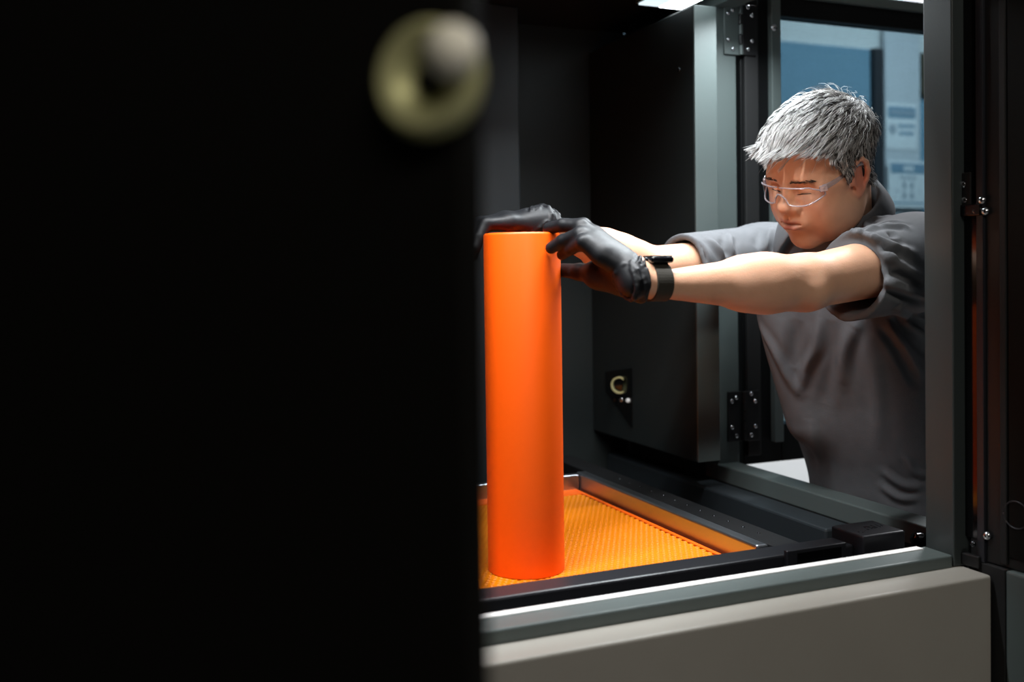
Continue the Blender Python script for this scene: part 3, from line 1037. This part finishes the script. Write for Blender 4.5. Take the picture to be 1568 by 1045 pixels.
inhead = (np.abs(loc) < .17).all(1)
facey = blob((.05, 0, -.02), (.13, .10, .13), .35)
blend(facey * .75, (214, 162, 130))
for sg in (-1, 1):
    blend(blob((.075, sg * .045, -.036), (.03, .026, .024), 1.0) * .45, (212, 140, 112))
    blend(blob((-.004, sg * .083, -.006), (.034, .018, .048), .6) * .75, (206, 118, 96))
    blend(blob((.093, sg * .0325, -.013), (.02, .02, .012), 1.0) * .30, (160, 100, 80))
blend(blob((.108, 0, -.033), (.022, .020, .016), 1.0) * .5, (204, 126, 102))
lipm = np.maximum.reduce([blob((.1, 0, -.0595), (.014, .029, .0065), .5), blob((.1, 0, -.0720), (.016, .027, .0085), .5)])
blend(lipm * .85, (168, 92, 82))
blend(blob((.1, 0, -.0645), (.02, .0265, .0034), .6) * .85, (96, 48, 42))


def zline(x):
    return np.interp(x, [-.12, -.10, -.075, -.040, -.030, .014, .019, .029, .035, .045, .056, .070, .115],
                     [-.058, -.056, -.052, -.030, .014, .020, -.010, -.012, .010, .030, .064, .076, .083])


def hairzone(p):
    return p[:, 2] - zline(p[:, 0]) - .004 * np.sin(p[:, 1] * 190)


hz = np.clip(hairzone(loc) / .008 + .5, 0, 1) * inhead * (np.abs(loc[:, 1]) < .081)
blend(hz * .75, (120, 104, 98))
beard = blob((.085, 0, -.084), (.04, .05, .034), .8) * .16
blend(beard, (120, 100, 90))
person = from_np('person', V, Q, M['skin'], None, True, tone)
tag(person, 'grey-haired man in grey polo shirt steadying the orange tube with black gloves', 'person')

# gloves ------------------------------------------------------------------------
def glove(H_, box_lo, box_hi, cuff_to, elbow, k1):
    gg = Grid(axis_grid([(box_lo[0], box_hi[0], .0019)]), axis_grid([(box_lo[1], box_hi[1], .0019)]), axis_grid([(box_lo[2], box_hi[2], .0019)]), bg=.03)
    hand(gg, H_, .0006)
    wr = H_['wr']; ax = elbow - wr; axn = ax / np.linalg.norm(ax); ax = axn * .030
    de = wr - elbow
    gg.add(cap(elbow + de * .30, wr, .038 * k1 + .0012, .0172 * k1 + .0022), .016)
    gg.add(cap(cuff_to - axn * .008, cuff_to + axn * .004, .0215, .0245), .018)
    for j in range(9):      # gathered rings and creases of the cuff
        t = RNG.uniform(-1.15, .05)
        c = cuff_to + ax * t
        u, v, w_ = frame_of(axn + RNG.normal(0, .22, 3))
        a0 = RNG.uniform(0, 6.28); span = RNG.uniform(1.6, 4.5)
        pts = [c + (.0250) * (u * math.cos(a) + v * math.sin(a)) for a in np.linspace(a0, a0 + span, 8)]
        pts = gg.snap(pts, 5)
        rr = RNG.uniform(.0012, .0022)
        for i in range(7):
            gg.add(cap(pts[i], pts[i + 1], rr, rr), .003, 'u' if j % 3 else 's')
    # folds over the back of the hand
    mm = np.mean(H_['mcp'], 0)
    sd_ = H_['mcp'][0] - H_['mcp'][3]
    nn_ = np.cross(mm - wr, sd_); nn_ /= np.linalg.norm(nn_)
    if nn_[2] < 0: nn_ = -nn_
    for t in (.14, .22, .30, .38):
        c = wr + (mm - wr) * t
        pts = [c + nn_ * .024 + sd_ * q + (mm - wr) * .10 * math.sin(q * 3) for q in np.linspace(-.40, .45, 7)]
        pts = gg.snap(pts, 6)
        for i in range(6):
            gg.add(cap(pts[i], pts[i + 1], .0015, .0015), .004, 'u')
            a_ = pts[i] + (mm - wr) * .035; b_ = pts[i + 1] + (mm - wr) * .035
            gg.add(cap(a_, b_, .0010, .0010), .004, 's')
    # open the cuff
    far = cuff_to + axn * .012
    def plane(X, Y, Z):
        return ((X - cuff_to[0]) * -axn[0] + (Y - cuff_to[1]) * -axn[1] + (Z - cuff_to[2]) * -axn[2]) + 0.0 * (X + Y + Z)
    gg.add((plane, box_lo, box_hi), .001, 's')
    Vg, Qg = gg.mesh()
    Vg = relax(Vg, Qg, 1, .3)
    o = from_np('glove', Vg, Qg, M['glove'], person)
    # rolled bead at the cuff opening
    return o


def bounds(H_, extra, pad=.035):
    P_ = np.array(H_['mcp'] + H_['pip'] + H_['dip'] + H_['tip'] + H_['thumb'] + [H_['wr'], extra])
    return P_.min(0) - pad, P_.max(0) + pad


LCUFF = LWR - (LEL - LWR) * .085
RCUFF = RWR + (REL - RWR) * .03
lo, hi = bounds(LH, LCUFF); glove(LH, lo, hi, LCUFF, LEL, 1.03)
lo, hi = bounds(RH, RCUFF); glove(RH, lo, hi, RCUFF, REL, 0.95)

# polo shirt ----------------------------------------------------------------------
GS = Grid(axis_grid([(0.88, 1.46, .0028)]), axis_grid([(1.06, 1.68, .0028)]), axis_grid([(0.82, 1.50, .0028)]), bg=.06)
g2 = GS
g2.add(ell((1.205, 1.385, 1.275), (.112, .172, .150)), .03)
g2.add(ell((1.250, 1.395, 1.16), (.112, .165, .150)), .05)
g2.add(ell((1.285, 1.400, 1.05), (.105, .160, .130)), .05)
g2.add(ell((1.310, 1.400, .94), (.100, .160, .130)), .04)
g2.add(ell((1.255, 1.385, 1.33), (.100, .165, .105)), .04)
g2.add(cap((1.215, 1.36, 1.375), LSH + np.array([0, 0, -.004]), .070, .070), .04)
g2.add(cap((1.215, 1.40, 1.375), RSH + np.array([0, 0, -.004]), .070, .066), .04)
g2.add(cap(NECK0 + np.array([.01, 0, -.02]), NECK0 + np.array([-.004, -.002, .012]), .078, .068), .03)
LHEM = LSH + (LEL - LSH) * .60; RHEM = RSH + (REL - RSH) * .70
up = np.array([0, 0, 1.0])
g2.add(cap(LSH, LHEM + (LEL - LSH) * .2, .071, .057), .03)
g2.add(cap(LSH + (LEL - LSH) * .1 - up * .02, LHEM + (LEL - LSH) * .2 - up * .016, .058, .052), .02)
g2.add(cap(RSH, RHEM + (REL - RSH) * .2, .066, .052), .03)
# front of the shirt hanging away from the chest
g2.add(cap((1.088, 1.42, 1.280), (1.165, 1.420, 1.08), .032, .040), .05)

FOLDS = []


def fold(pts, w=.006, amp=.005, op='u', n=40):
    """a cloth fold that follows the cloth: a rounded ridge (or furrow), fading out at its ends"""
    FOLDS.append((GS.snap(spline(np.array([p for p in pts if p is not None]), n), 6), w, amp if op == 'u' else -amp))


# near shoulder and sleeve, under the arm, front drape, hem, far sleeve
fold([(1.0371, 1.1606, 1.3946), (1.1527, 1.2655, 1.4178), (1.1824, 1.2605, 1.4327), None], 0.007, 0.006, 'u')
fold([(1.0375, 1.1597, 1.3965), (1.0654, 1.1656, 1.4095), (1.1102, 1.1782, 1.4184), (1.1229, 1.1604, 1.4175)], 0.004, 0.005, 's')
fold([(1.0381, 1.1562, 1.3925), (1.0732, 1.1563, 1.4091), (1.1136, 1.1507, 1.4120), (1.1228, 1.1419, 1.4077)], 0.006, 0.005, 'u')
fold([(1.0323, 1.1748, 1.3843), (1.0423, 1.1392, 1.3889), (1.0687, 1.1162, 1.3795), (1.1068, 1.1144, 1.3707)], 0.007, 0.007, 'u')
fold([(1.0417, 1.1386, 1.3812), (1.0563, 1.1122, 1.3737), (1.0921, 1.1109, 1.3640)], 0.006, 0.006, 's')
fold([(1.0422, 1.1805, 1.3805), (1.0446, 1.1259, 1.3665), (1.0710, 1.1059, 1.3507), (1.1303, 1.1153, 1.3307)], 0.008, 0.008, 'u')
fold([(1.1139, 1.2176, 1.3649), (1.0513, 1.1033, 1.3471), (1.1195, 1.1161, 1.3222)], 0.007, 0.006, 's')
fold([(1.1281, 1.2189, 1.3420), (1.0438, 1.1109, 1.3292), (1.0804, 1.1108, 1.3172), (1.1446, 1.1296, 1.3039)], 0.007, 0.009, 'u')
fold([(1.0426, 1.1110, 1.3207), (1.0802, 1.1145, 1.3085), (1.1509, 1.1398, 1.2936)], 0.006, 0.005, 's')
fold([(1.1045, 1.1463, 1.2818), (1.1977, 1.2149, 1.2538), (1.2398, 1.2240, 1.2263)], 0.007, 0.008, 'u')
fold([(1.1636, 1.2203, 1.2715), (1.1916, 1.2186, 1.2412), (1.2385, 1.2256, 1.2037)], 0.006, 0.007, 's')
fold([(1.1939, 1.2041, 1.2732), (1.2200, 1.2138, 1.2647), (1.2377, 1.2204, 1.2565)], 0.006, 0.008, 'u')
fold([(1.1584, 1.2292, 1.2608), (1.1857, 1.2239, 1.2274), (1.2342, 1.2286, 1.1716)], 0.008, 0.009, 'u')
fold([(1.1543, 1.2335, 1.2544), (1.1802, 1.2295, 1.2167), (1.2241, 1.2326, 1.1556)], 0.007, 0.006, 's')
fold([(1.0224, 1.1674, 1.2717), (1.1244, 1.2828, 1.2209), (1.1411, 1.3087, 1.1527)], 0.011, 0.006, 'u')
fold([(1.1082, 1.2996, 1.2638), (1.1166, 1.3100, 1.2086), (1.1412, 1.3530, 1.1144)], 0.013, 0.006, 's')
fold([(1.1024, 1.3167, 1.2677), (1.1075, 1.3348, 1.2150), (1.1099, 1.3615, 1.1806), (1.1131, 1.3831, 1.1354)], 0.009, 0.008, 'u')
fold([(1.0640, 1.4336, 1.2553), (1.0772, 1.4093, 1.2068), (1.0963, 1.3968, 1.1612), (1.1133, 1.3870, 1.1281)], 0.009, 0.006, 'u')
fold([(1.0908, 1.3609, 1.2620), (1.0933, 1.3714, 1.2166), (1.0989, 1.3824, 1.1760)], 0.014, 0.008, 's')
fold([(1.1428, 1.2504, 1.2328), (1.1735, 1.2666, 1.1443), (1.1992, 1.2891, 1.0410)], 0.012, 0.004, 'u')
fold([(1.1309, 1.3814, 1.0888), (1.1628, 1.4034, 1.0254), (1.2018, 1.4404, 0.9622)], 0.012, 0.004, 'u')
fold([(1.2126, 1.2947, 1.0034), (1.2349, 1.2764, 0.9826), (1.2610, 1.2564, 0.9773)], 0.007, 0.005, 'u')
fold([(1.2176, 1.3033, 0.9756), (1.2357, 1.2833, 0.9589), (1.2587, 1.2600, 0.9592)], 0.007, 0.005, 'u')
fold([(1.2285, 1.2622, 1.0320), (1.2462, 1.2586, 1.0069), (1.2645, 1.2512, 0.9978)], 0.006, 0.004, 'u')
fold([(0.9750, 1.5191, 1.3964), (1.0029, 1.5431, 1.3791), (1.0192, 1.5489, 1.3634)], 0.006, 0.006, 'u')
fold([(0.9459, 1.4531, 1.3943), (0.9500, 1.4414, 1.3759), (0.9554, 1.4318, 1.3622)], 0.005, 0.005, 's')
fold([(0.9773, 1.4579, 1.4036), (0.9856, 1.4464, 1.3883), (0.9977, 1.4428, 1.3711)], 0.007, 0.007, 'u')
fold([(1.0370, 1.4788, 1.4113), (1.0234, 1.4597, 1.3955), (1.0229, 1.4496, 1.3734)], 0.007, 0.006, 'u')
fold([(1.0071, 1.4637, 1.4038), (1.0027, 1.4498, 1.3872), (1.0109, 1.4461, 1.3711)], 0.007, 0.005, 's')
fold([(1.1365, 1.4897, 1.4239), (1.1123, 1.4715, 1.3969), (1.1010, 1.4662, 1.3791)], 0.01, 0.011, 'u')
# cut hems and hollow sleeves
def cut(p, n):
    n = np.asarray(n, float) / np.linalg.norm(n)
    lo_ = p - .16; hi_ = p + .16
    def fn(X, Y, Z):
        d = (X - p[0]) * n[0] + (Y - p[1]) * n[1] + (Z - p[2]) * n[2]
        r = np.sqrt((X - p[0]) ** 2 + (Y - p[1]) ** 2 + (Z - p[2]) ** 2) - .14
        return np.maximum(-d, r)
    return fn, lo_, hi_


g2.add(cut(LHEM, (LEL - LSH) + np.array([.0, -.02, .06])), .002, 's')
g2.add(cut(RHEM, REL - RSH), .002, 's')
LD = (LEL - LSH); RD = (REL - RSH)
g2.add(cap(LHEM - LD * .30 - up * .008, LHEM + LD * .3 - up * .012, .046, .0535), .002, 's')
g2.add(cap(RHEM - RD * .25, RHEM + RD * .3, .042, .048), .002, 's')
g2.add(cap(NECK0 + np.array([.0, 0, .012]), HEAD.w((-.03, 0, -.03)), .0600, .068), .004, 's')
V, Q = GS.mesh()
V = relax(V, Q, 2, .45)
for pl_, w_, amp_ in FOLDS:
    lo_, hi_ = pl_.min(0) - 3 * w_, pl_.max(0) + 3 * w_
    m_ = np.nonzero(((V > lo_) & (V < hi_)).all(1))[0]
    if len(m_) == 0: continue
    dd = np.sqrt(((V[m_][:, None, :] - pl_[None]) ** 2).sum(2))
    j = dd.argmin(1); d_ = dd.min(1)
    tp = np.sin(np.pi * np.clip((j + .5) / len(pl_), 0, 1)) ** .6
    pr = np.exp(-(d_ / w_) ** 2) - .35 * np.exp(-((d_ - 1.7 * w_) / (.9 * w_)) ** 2)
    V[m_] += GS.grad(V[m_]) * (amp_ * pr * tp)[:, None]
shirt = from_np('polo_shirt', V, Q, M['shirt'], person)
shirt['label'] = 'grey knitted polo shirt'


# collar: a turned-down band round the neck
def collar():
    axis = HEAD.w((-.035, 0, -.045)) - NECK0; axis /= np.linalg.norm(axis)
    fw = np.array([-1.0, -.05, 0]); fw = fw - axis * (fw @ axis); fw /= np.linalg.norm(fw)
    sdv = np.cross(axis, fw)      # towards his left
    if sdv[1] > 0: sdv = -sdv
    rings = []
    n = 48
    for i in range(n + 1):
        a = math.radians(-168 + 336 * i / n)   # 0 = nape
        back = math.cos(a); s_ = math.sin(a)
        dirv = -fw * back + sdv * s_
        front = max(0.0, -back)
        hgt = .062 - .042 * (front ** 1.5)
        r_in = .0655; r_out = .080 + .028 * front ** 2
        drop = .036 + .034 * front ** 3
        c0 = NECK0 + axis * .012
        p0 = c0 + dirv * (r_in - .004) + axis * (hgt - .030)
        p1 = c0 + dirv * r_in + axis * (hgt + .006)
        p2 = c0 + dirv * (r_in + .006) + axis * (hgt + .008)
        p3 = c0 + dirv * (r_out + .003) + axis * (hgt - drop * .45)
        p4 = c0 + dirv * (r_out + .012) + axis * (hgt - drop)
        p5 = c0 + dirv * (r_out + .009) + axis * (hgt - drop - .002)
        rings.append([p0, p1, p2, p3, p4, p5])
    Vc = np.array(rings).reshape(-1, 3); m = 6
    Fc = [(i * m + j, i * m + j + 1, (i + 1) * m + j + 1, (i + 1) * m + j) for i in range(n) for j in range(m - 1)]
    o = from_np('collar', Vc, Fc, M['shirt'], shirt)
    sm = o.modifiers.new('thick', 'SOLIDIFY'); sm.thickness = .003; sm.offset = -1
    sb = o.modifiers.new('smooth', 'SUBSURF'); sb.levels = 1; sb.render_levels = 1
    return o


collar()
for q in ((1.0325, 1.2485, 1.2662), (1.0316, 1.2539, 1.2494)):
    pt = GS.snap(np.array([q]), 8)[0]; nv = GS.grad(np.array([pt]))[0]
    lathe('button', [(.0052, 0), (.0055, .0012), (.0045, .0022), (.0003, .0018)], tuple(pt), tuple(nv), M['button'], shirt, n=14)
for c_, d_, r_ in ((LHEM, LD, .0), (RHEM, RD, .0)):
    pass

# trousers and shoes ---------------------------------------------------------------
GT = Grid(axis_grid([(1.20, 1.46, .008)]), axis_grid([(1.20, 1.60, .008)]), axis_grid([(0.05, 1.0, .008)]), bg=.05)
GT.add(ell((1.315, 1.395, .90), (.092, .145, .10)), .03)
for sgn in (-1, 1):
    GT.add(cap((1.318, 1.395 + sgn * .072, .90), (1.320, 1.395 + sgn * .088, .50), .080, .062), .03)
    GT.add(cap((1.320, 1.395 + sgn * .088, .50), (1.350, 1.395 + sgn * .095, .07), .062, .052), .02)
V, Q = GT.mesh()
from_np('trousers', relax(V, Q, 1), Q, M['denim'], person)
for sgn in (-1, 1):
    gs_ = Grid(axis_grid([(1.19, 1.42, .006)]), axis_grid([(1.395 + sgn * .1 - .06, 1.395 + sgn * .1 + .06, .006)]), axis_grid([(-.01, .12, .006)]), bg=.04)
    yc = 1.395 + sgn * .1
    gs_.add(ell((1.355, yc, .050), (.040, .036, .050)), .02)
    gs_.add(ell((1.270, yc, .034), (.062, .040, .033)), .03)
    gs_.add((lambda X, Y, Z: Z + 0 * X + 0 * Y - .004, (1.1, 1.0, -.1), (1.5, 1.7, .05)), .002, 's')
    V, Q = gs_.mesh()
    sh = from_np('shoe', V, Q, M['shoe'], person)
    lathe('sole', [(.042, 0), (.044, .004), (.043, .014)], (1.36, yc, .0), (0, 0, 1), M['sole'], sh, n=20)

# hair -------------------------------------------------------------------------------
LOC = Fr()
GH = Grid(axis_grid([(-.14, .12, .0025)]), axis_grid([(-.105, .105, .0025)]), axis_grid([(-.09, .16, .0025)]), bg=.05)
def scalp_prims(gq):
    gq.add(ell((-.012, 0, .038), (.100, .077, .084)), .02)
    gq.add(ell((.035, 0, .030), (.055, .064, .062)), .03)
    gq.add(ell((.030, 0, -.030), (.056, .064, .072)), .03)
    for sg in (-1, 1):
        gq.add(ell((.002, sg * .054, -.066), (.030, .020, .034)), .025)
    gq.add(cap((-.035, 0, -.045), (-.075, 0, -.12), .060, .060), .02)
    for sg in (-1, 1):
        gq.add(cap((.060, sg * .058, .004), (.020, sg * .068, .0), .012, .012), .02)


scalp_prims(GH)
XX, YY, ZZ = np.meshgrid(*GH.ax, indexing='ij')
PPt = np.stack([XX.ravel(), YY.ravel(), ZZ.ravel()], 1)
zone = hairzone(PPt).reshape(XX.shape)
topw = np.clip((ZZ - .02) / .08, 0, 1)
thick = .0045 + .0085 * topw
capf = np.maximum(GH.f - thick, -(zone - .003))
GC = Grid(*GH.ax); GC.f = capf.astype(np.float32)
V, Q = GC.mesh()
V = relax(V, Q, 2, .5)
hair = from_np('hair', HEAD.w(V), Q, M['haircap'], person)
hair['label'] = 'short salt-and-pepper hair'

# strands rooted over the scalp, combed away from the crown
whorl = np.array([-.052, .022, .118])
N = 15000
u = RNG.normal(size=(N * 4, 3)); u /= np.linalg.norm(u, axis=1, keepdims=True)
R0_ = np.array([-.01, 0, .03]) + u * np.array([.105, .08, .09])
R0_ = GH.snap(R0_, 6)
ok = (hairzone(R0_) > .001) & (R0_[:, 2] > -.058)
R0_ = R0_[ok][:N]
n_ = len(R0_)
topn = np.clip((R0_[:, 2] - .035) / .045, 0, 1)
frontn = np.clip((R0_[:, 0] - .01) / .06, 0, 1) * topn
length = .0125 + .029 * topn + .012 * frontn + RNG.normal(0, .004, n_) * (0.4 + topn)
length = np.clip(length, .008, .075)
crown = np.exp(-((R0_ - whorl) ** 2).sum(1) / (.03 ** 2))
lift = .004 + .011 * topn + .006 * crown
ph = RNG.uniform(0, 6.28, (5, 3)); fq = RNG.uniform(35, 95, (5, 3))


def lownoise(p):
    o_ = np.zeros_like(p)
    for k in range(5):
        s_ = np.sin(p @ fq[k] + ph[k][0])
        o_ += np.stack([s_, np.sin(p @ fq[k][::-1] + ph[k][1]), np.cos(p @ fq[k] * 1.3 + ph[k][2])], 1)
    return o_ / 3.0


SEG = 7
Pn = [R0_]
p = R0_.copy()
stray = (RNG.random(n_) < .05)[:, None]
for k in range(1, SEG):
    t = k / (SEG - 1)
    nrm_ = GH.grad(p)
    d = p - whorl
    d = d / (np.linalg.norm(d, axis=1, keepdims=True) + .006)
    d = d + topn[:, None] * np.array([1.35, -.15, 0.0]) + (1 - topn)[:, None] * np.array([-.18, 0, -.75])
    d = d + lownoise(R0_) * (.20 + .10 * topn[:, None]) + RNG.normal(0, .16, (n_, 3)) + stray * RNG.normal(0, .5, (n_, 3))
    d = d - nrm_ * (d * nrm_).sum(1, keepdims=True)
    d /= np.linalg.norm(d, axis=1, keepdims=True) + 1e-9
    free = ((hairzone(p) < .004) & (p[:, 0] > .045))[:, None]
    if k > 1:
        dd = Pn[-1] - Pn[-2]
        dd = dd / (np.linalg.norm(dd, axis=1, keepdims=True) + 1e-9) + np.array([.12, 0, .02]) * topn[:, None]
        dd /= np.linalg.norm(dd, axis=1, keepdims=True)
        d = np.where(free, dd, d)
    p = p + d * (length / (SEG - 1))[:, None]
    hgt = (.002 + lift * math.sin(min(1.0, t * 1.25) * math.pi / 2) + thick.mean() * .4) * (1 + .35 * stray[:, 0])
    f_ = GH.sample(p)
    p = np.where(free, p, p + GH.grad(p) * (hgt - f_)[:, None])
    Pn.append(p)
Pn = np.stack(Pn, 1)                        # n, SEG, 3
gi = RNG.choice(n_, 1100, replace=False)    # locks: each strand leans to the nearest guide strand
near = np.empty(n_, int)
for i0 in range(0, n_, 2000):
    dd = ((R0_[i0:i0 + 2000, None, :] - R0_[None, gi, :]) ** 2).sum(2)
    near[i0:i0 + 2000] = gi[dd.argmin(1)]
wcl = np.linspace(0, 1, SEG)[None, :, None] ** 1.2 * (.72 * (1 - stray))[:, :, None]
sh_ = (R0_ - R0_[near])[:, None, :]
Pn = Pn * (1 - wcl) + (Pn[near] + sh_ * .25) * wcl
rads = np.array([.00040, .00044, .00044, .00042, .00036, .00026, .00010])
T = np.gradient(Pn, axis=1)
T /= np.linalg.norm(T, axis=2, keepdims=True) + 1e-9
A1 = np.cross(T, np.array([.3, .5, .81])); A1 /= np.linalg.norm(A1, axis=2, keepdims=True) + 1e-9
A2 = np.cross(T, A1)
ringsV = []
for k in range(3):
    a = 2 * math.pi * k / 3
    ringsV.append(Pn + (A1 * math.cos(a) + A2 * math.sin(a)) * rads[None, :, None])
VV = np.stack(ringsV, 2).reshape(-1, 3)     # n, SEG, 3
bidx = (np.arange(n_) * SEG * 3)[:, None, None]
si = (np.arange(SEG - 1) * 3)[None, :, None]
kk = np.arange(3)[None, None, :]; k2 = (kk + 1) % 3
FF = np.stack([bidx + si + kk, bidx + si + k2, bidx + si + 3 + k2, bidx + si + 3 + kk], -1).reshape(-1, 4)
g0 = RNG.random(n_)
greyness = np.clip(.56 + .32 * frontn + lownoise(R0_[near])[:, 0] * .17 - .16 * (R0_[:, 2] < .012), .15, .95)
light = g0 < greyness
cl_ = np.where(light[:, None], np.array(lin(196, 194, 192)[:3])[None] * RNG.uniform(.70, 1.1, (n_, 1)), np.array(lin(56, 50, 47)[:3])[None] * RNG.uniform(.6, 1.6, (n_, 1)))
tt = np.repeat(cl_, SEG * 3, axis=0)
strands = from_np('hair_strands', HEAD.w(VV), FF, M['hair'], hair, True, tt)
strands['kind'] = 'stuff'

# eyebrows and lashes ------------------------------------------------------------------
for sg in (-1, 1):
    Vb, Fb = [], []
    for k in range(90):
        t = RNG.random()
        y0 = sg * (.012 + .042 * t); z0 = .0180 + .0045 * math.sin(t * 2.3) - .003 * t + RNG.normal(0, .0013)
        x0 = .094 - 5.2 * (abs(y0) ** 2) + .002
        p0 = HEAD.w((x0, y0, z0))
        p0 = GB.snap(np.array([p0]), 6)[0]
        nv = GB.grad(np.array([p0]))[0]
        dr = HEAD.R @ np.array([-.15, sg * .9, .35 - .7 * t]); dr = dr - nv * (dr @ nv); dr /= np.linalg.norm(dr)
        ln_ = RNG.uniform(.004, .008)
        pts = [p0, p0 + dr * ln_ * .5 + nv * .0010, p0 + dr * ln_ + nv * .0008]
        v_, f_ = tube_mesh(pts, [.0003, .0003, .0001], n=3, cap=False)
        o_ = len(Vb); Vb += v_; Fb += [tuple(i + o_ for i in q) for q in f_]
    from_np('eyebrow', Vb, Fb, M['brow'], person)
    pts = [HEAD.w((.0905 - .9 * (abs(yy) - .018) ** 1 * .16, sg * yy, -.0085 + .0018 * ((yy - .020) / .025))) for yy in np.linspace(.019, .047, 9)]
    pts = GB.snap(np.array(pts), 6)
    pts = pts + GB.grad(pts) * .0003
    tube('eyelash', pts, [.0004, .0008, .001, .0011, .0011, .0011, .001, .0009, .0005], M['lash'], person, n=6)

# safety glasses --------------------------------------------------------------------------
sg_ = empty('safety_glasses', tuple(HEAD.w((.1, 0, -.004))), 'clear wraparound safety glasses worn low over the eyes', 'glasses')


def lens_pt(y, v, off=0.0):
    """v 0 = upper edge, 1 = lower edge"""
    a = abs(y)
    x = .1145 - 5.2 * a * a - 30 * max(0, a - .045) ** 2 + off
    top = .0135 - .003 * (a / .066) - 0.9 * max(0, a - .054)
    e = abs(a - .036) / .033
    bot = -.0225 + .013 * e ** 2.6
    if a < .013: bot = max(bot, -.010 + (.013 - a) * 1.0)
    z = top + (bot - top) * v
    return (x + .06 * (z - .0) * .3, y, z)


for sg in (-1, 1):
    ysn = np.linspace(.003, .0685, 22)
    Vl = [HEAD.w(lens_pt(sg * y, v)) for y in ysn for v in np.linspace(0, 1, 8)]
    Fl = [(i * 8 + j, i * 8 + j + 1, (i + 1) * 8 + j + 1, (i + 1) * 8 + j) for i in range(21) for j in range(7)]
    o = from_np('lens', Vl, Fl, M['lens'], sg_)
    edge = [lens_pt(sg * y, 0) for y in ysn] + [lens_pt(sg * ysn[-1], v) for v in (.3, .6, .9)] + [lens_pt(sg * y, 1) for y in ysn[::-1]]
    rim_ = tube('lens_rim', [HEAD.w(q) for q in edge], .0014, M['lensrim'], sg_, n=6)
    tp = [(.077, sg * .0680, .004), (.060, sg * .0750, .006), (.030, sg * .0795, .010), (.006, sg * .0830, .0155), (-.006, sg * .0845, .0175), (-.024, sg * .0830, .010), (-.032, sg * .0800, -.004)]
    tube('temple', [HEAD.w(q) for q in spline(tp, 22)], np.interp(np.linspace(0, 1, 22), [0, .15, .5, 1], [.0052, .0046, .0042, .0028]), M['lensrim'], sg_, n=8, flat=.4, up=HEAD.R @ np.array([0, 1.0, 0]))
    bx = bmesh.new(); bm_box(bx, -.006, .008, -.002, .002, -.0055, .0055, .001)
    o = bm_obj('hinge_block', bx, M['lensrim'], None)
    mt = Matrix(HEAD.R.tolist()).to_4x4() @ Matrix.Rotation(sg * -.75, 4, 'Z') @ Matrix.Scale(.9, 4); mt.translation = Vector(HEAD.w((.075, sg * .069, .0025)))
    o.data.transform(mt); o.parent = sg_; o.matrix_parent_inverse = sg_.matrix_world.inverted()
tube('nose_bridge', [HEAD.w(q) for q in spline([(.1125, -.012, -.011), (.1150, -.005, -.003), (.1155, 0, .000), (.1150, .005, -.003), (.1125, .012, -.011)], 14)], .0013, M['lensrim'], sg_, n=6)

# wristwatch ----------------------------------------------------------------------------------
axw = (LEL - LWR) / np.linalg.norm(LEL - LWR)
wc = LWR + axw * .0030 - np.array([0, 0, .0015])
wu = np.array([0, 0, 1.0]) - axw * axw[2]; wu /= np.linalg.norm(wu)
wv = np.cross(axw, wu)
ww = empty('wristwatch', tuple(wc), 'black smartwatch with a dark olive strap on his near wrist', 'watch')
nb = 40
Vw = []
rad_ = []
for i in range(nb):      # the strap hugs the wrist: find the skin in each direction
    a = 2 * math.pi * i / nb
    dr = wu * math.cos(a) + wv * math.sin(a)
    rr_ = np.linspace(.012, .036, 97)
    hit = 0
    for hh in (-.003, .005, .011):
        fv = GB.sample(wc + axw * hh + dr[None] * rr_[:, None])
        hit = max(hit, rr_[np.argmax(fv > 0)])
    rad_.append(hit)
rad_ = np.array(rad_)
rad_ = np.maximum(rad_, (np.roll(rad_, 1) + np.roll(rad_, -1) + np.roll(rad_, 2) + np.roll(rad_, -2)) / 4)
for i in range(nb):
    a = 2 * math.pi * i / nb
    for (ro_, hh) in ((-.0004, -.0125), (.0020, -.0120), (.0020, .0120), (-.0004, .0125)):
        Vw.append(wc + (wu * math.cos(a) + wv * math.sin(a)) * (rad_[i] + ro_) + axw * hh)
Fw = [(i * 4 + j, i * 4 + (j + 1) % 4, ((i + 1) % nb) * 4 + (j + 1) % 4, ((i + 1) % nb) * 4 + j) for i in range(nb) for j in range(4)]
from_np('strap', Vw, Fw, M['strap'], ww, smooth=False)
cz = wc + wu * (rad_[0] + .0040)
mt = Matrix(np.stack([axw, wv, wu], 1).tolist()).to_4x4(); mt.translation = Vector(cz)
for nm, dims, bv, m_, dz in (('case', (.0175, .0155, .0048), .0042, 'watch', 0), ('screen', (.0150, .0132, .0008), .0006, 'gloss', .0047)):
    bx = bmesh.new(); bm_box(bx, -dims[0], dims[0], -dims[1], dims[1], -dims[2] + dz, dims[2] + dz, bv, 4)
    o = bm_obj(nm, bx, M[m_], None, smooth=True)
    o.data.transform(mt); o.parent = ww; o.matrix_parent_inverse = ww.matrix_world.inverted()
lathe('crown', [(.0032, 0), (.0032, .0018), (.0024, .0026), (.0002, .0026)], tuple(cz + axw * -.0172), tuple(-axw), M['darkscrew'], ww, n=14)
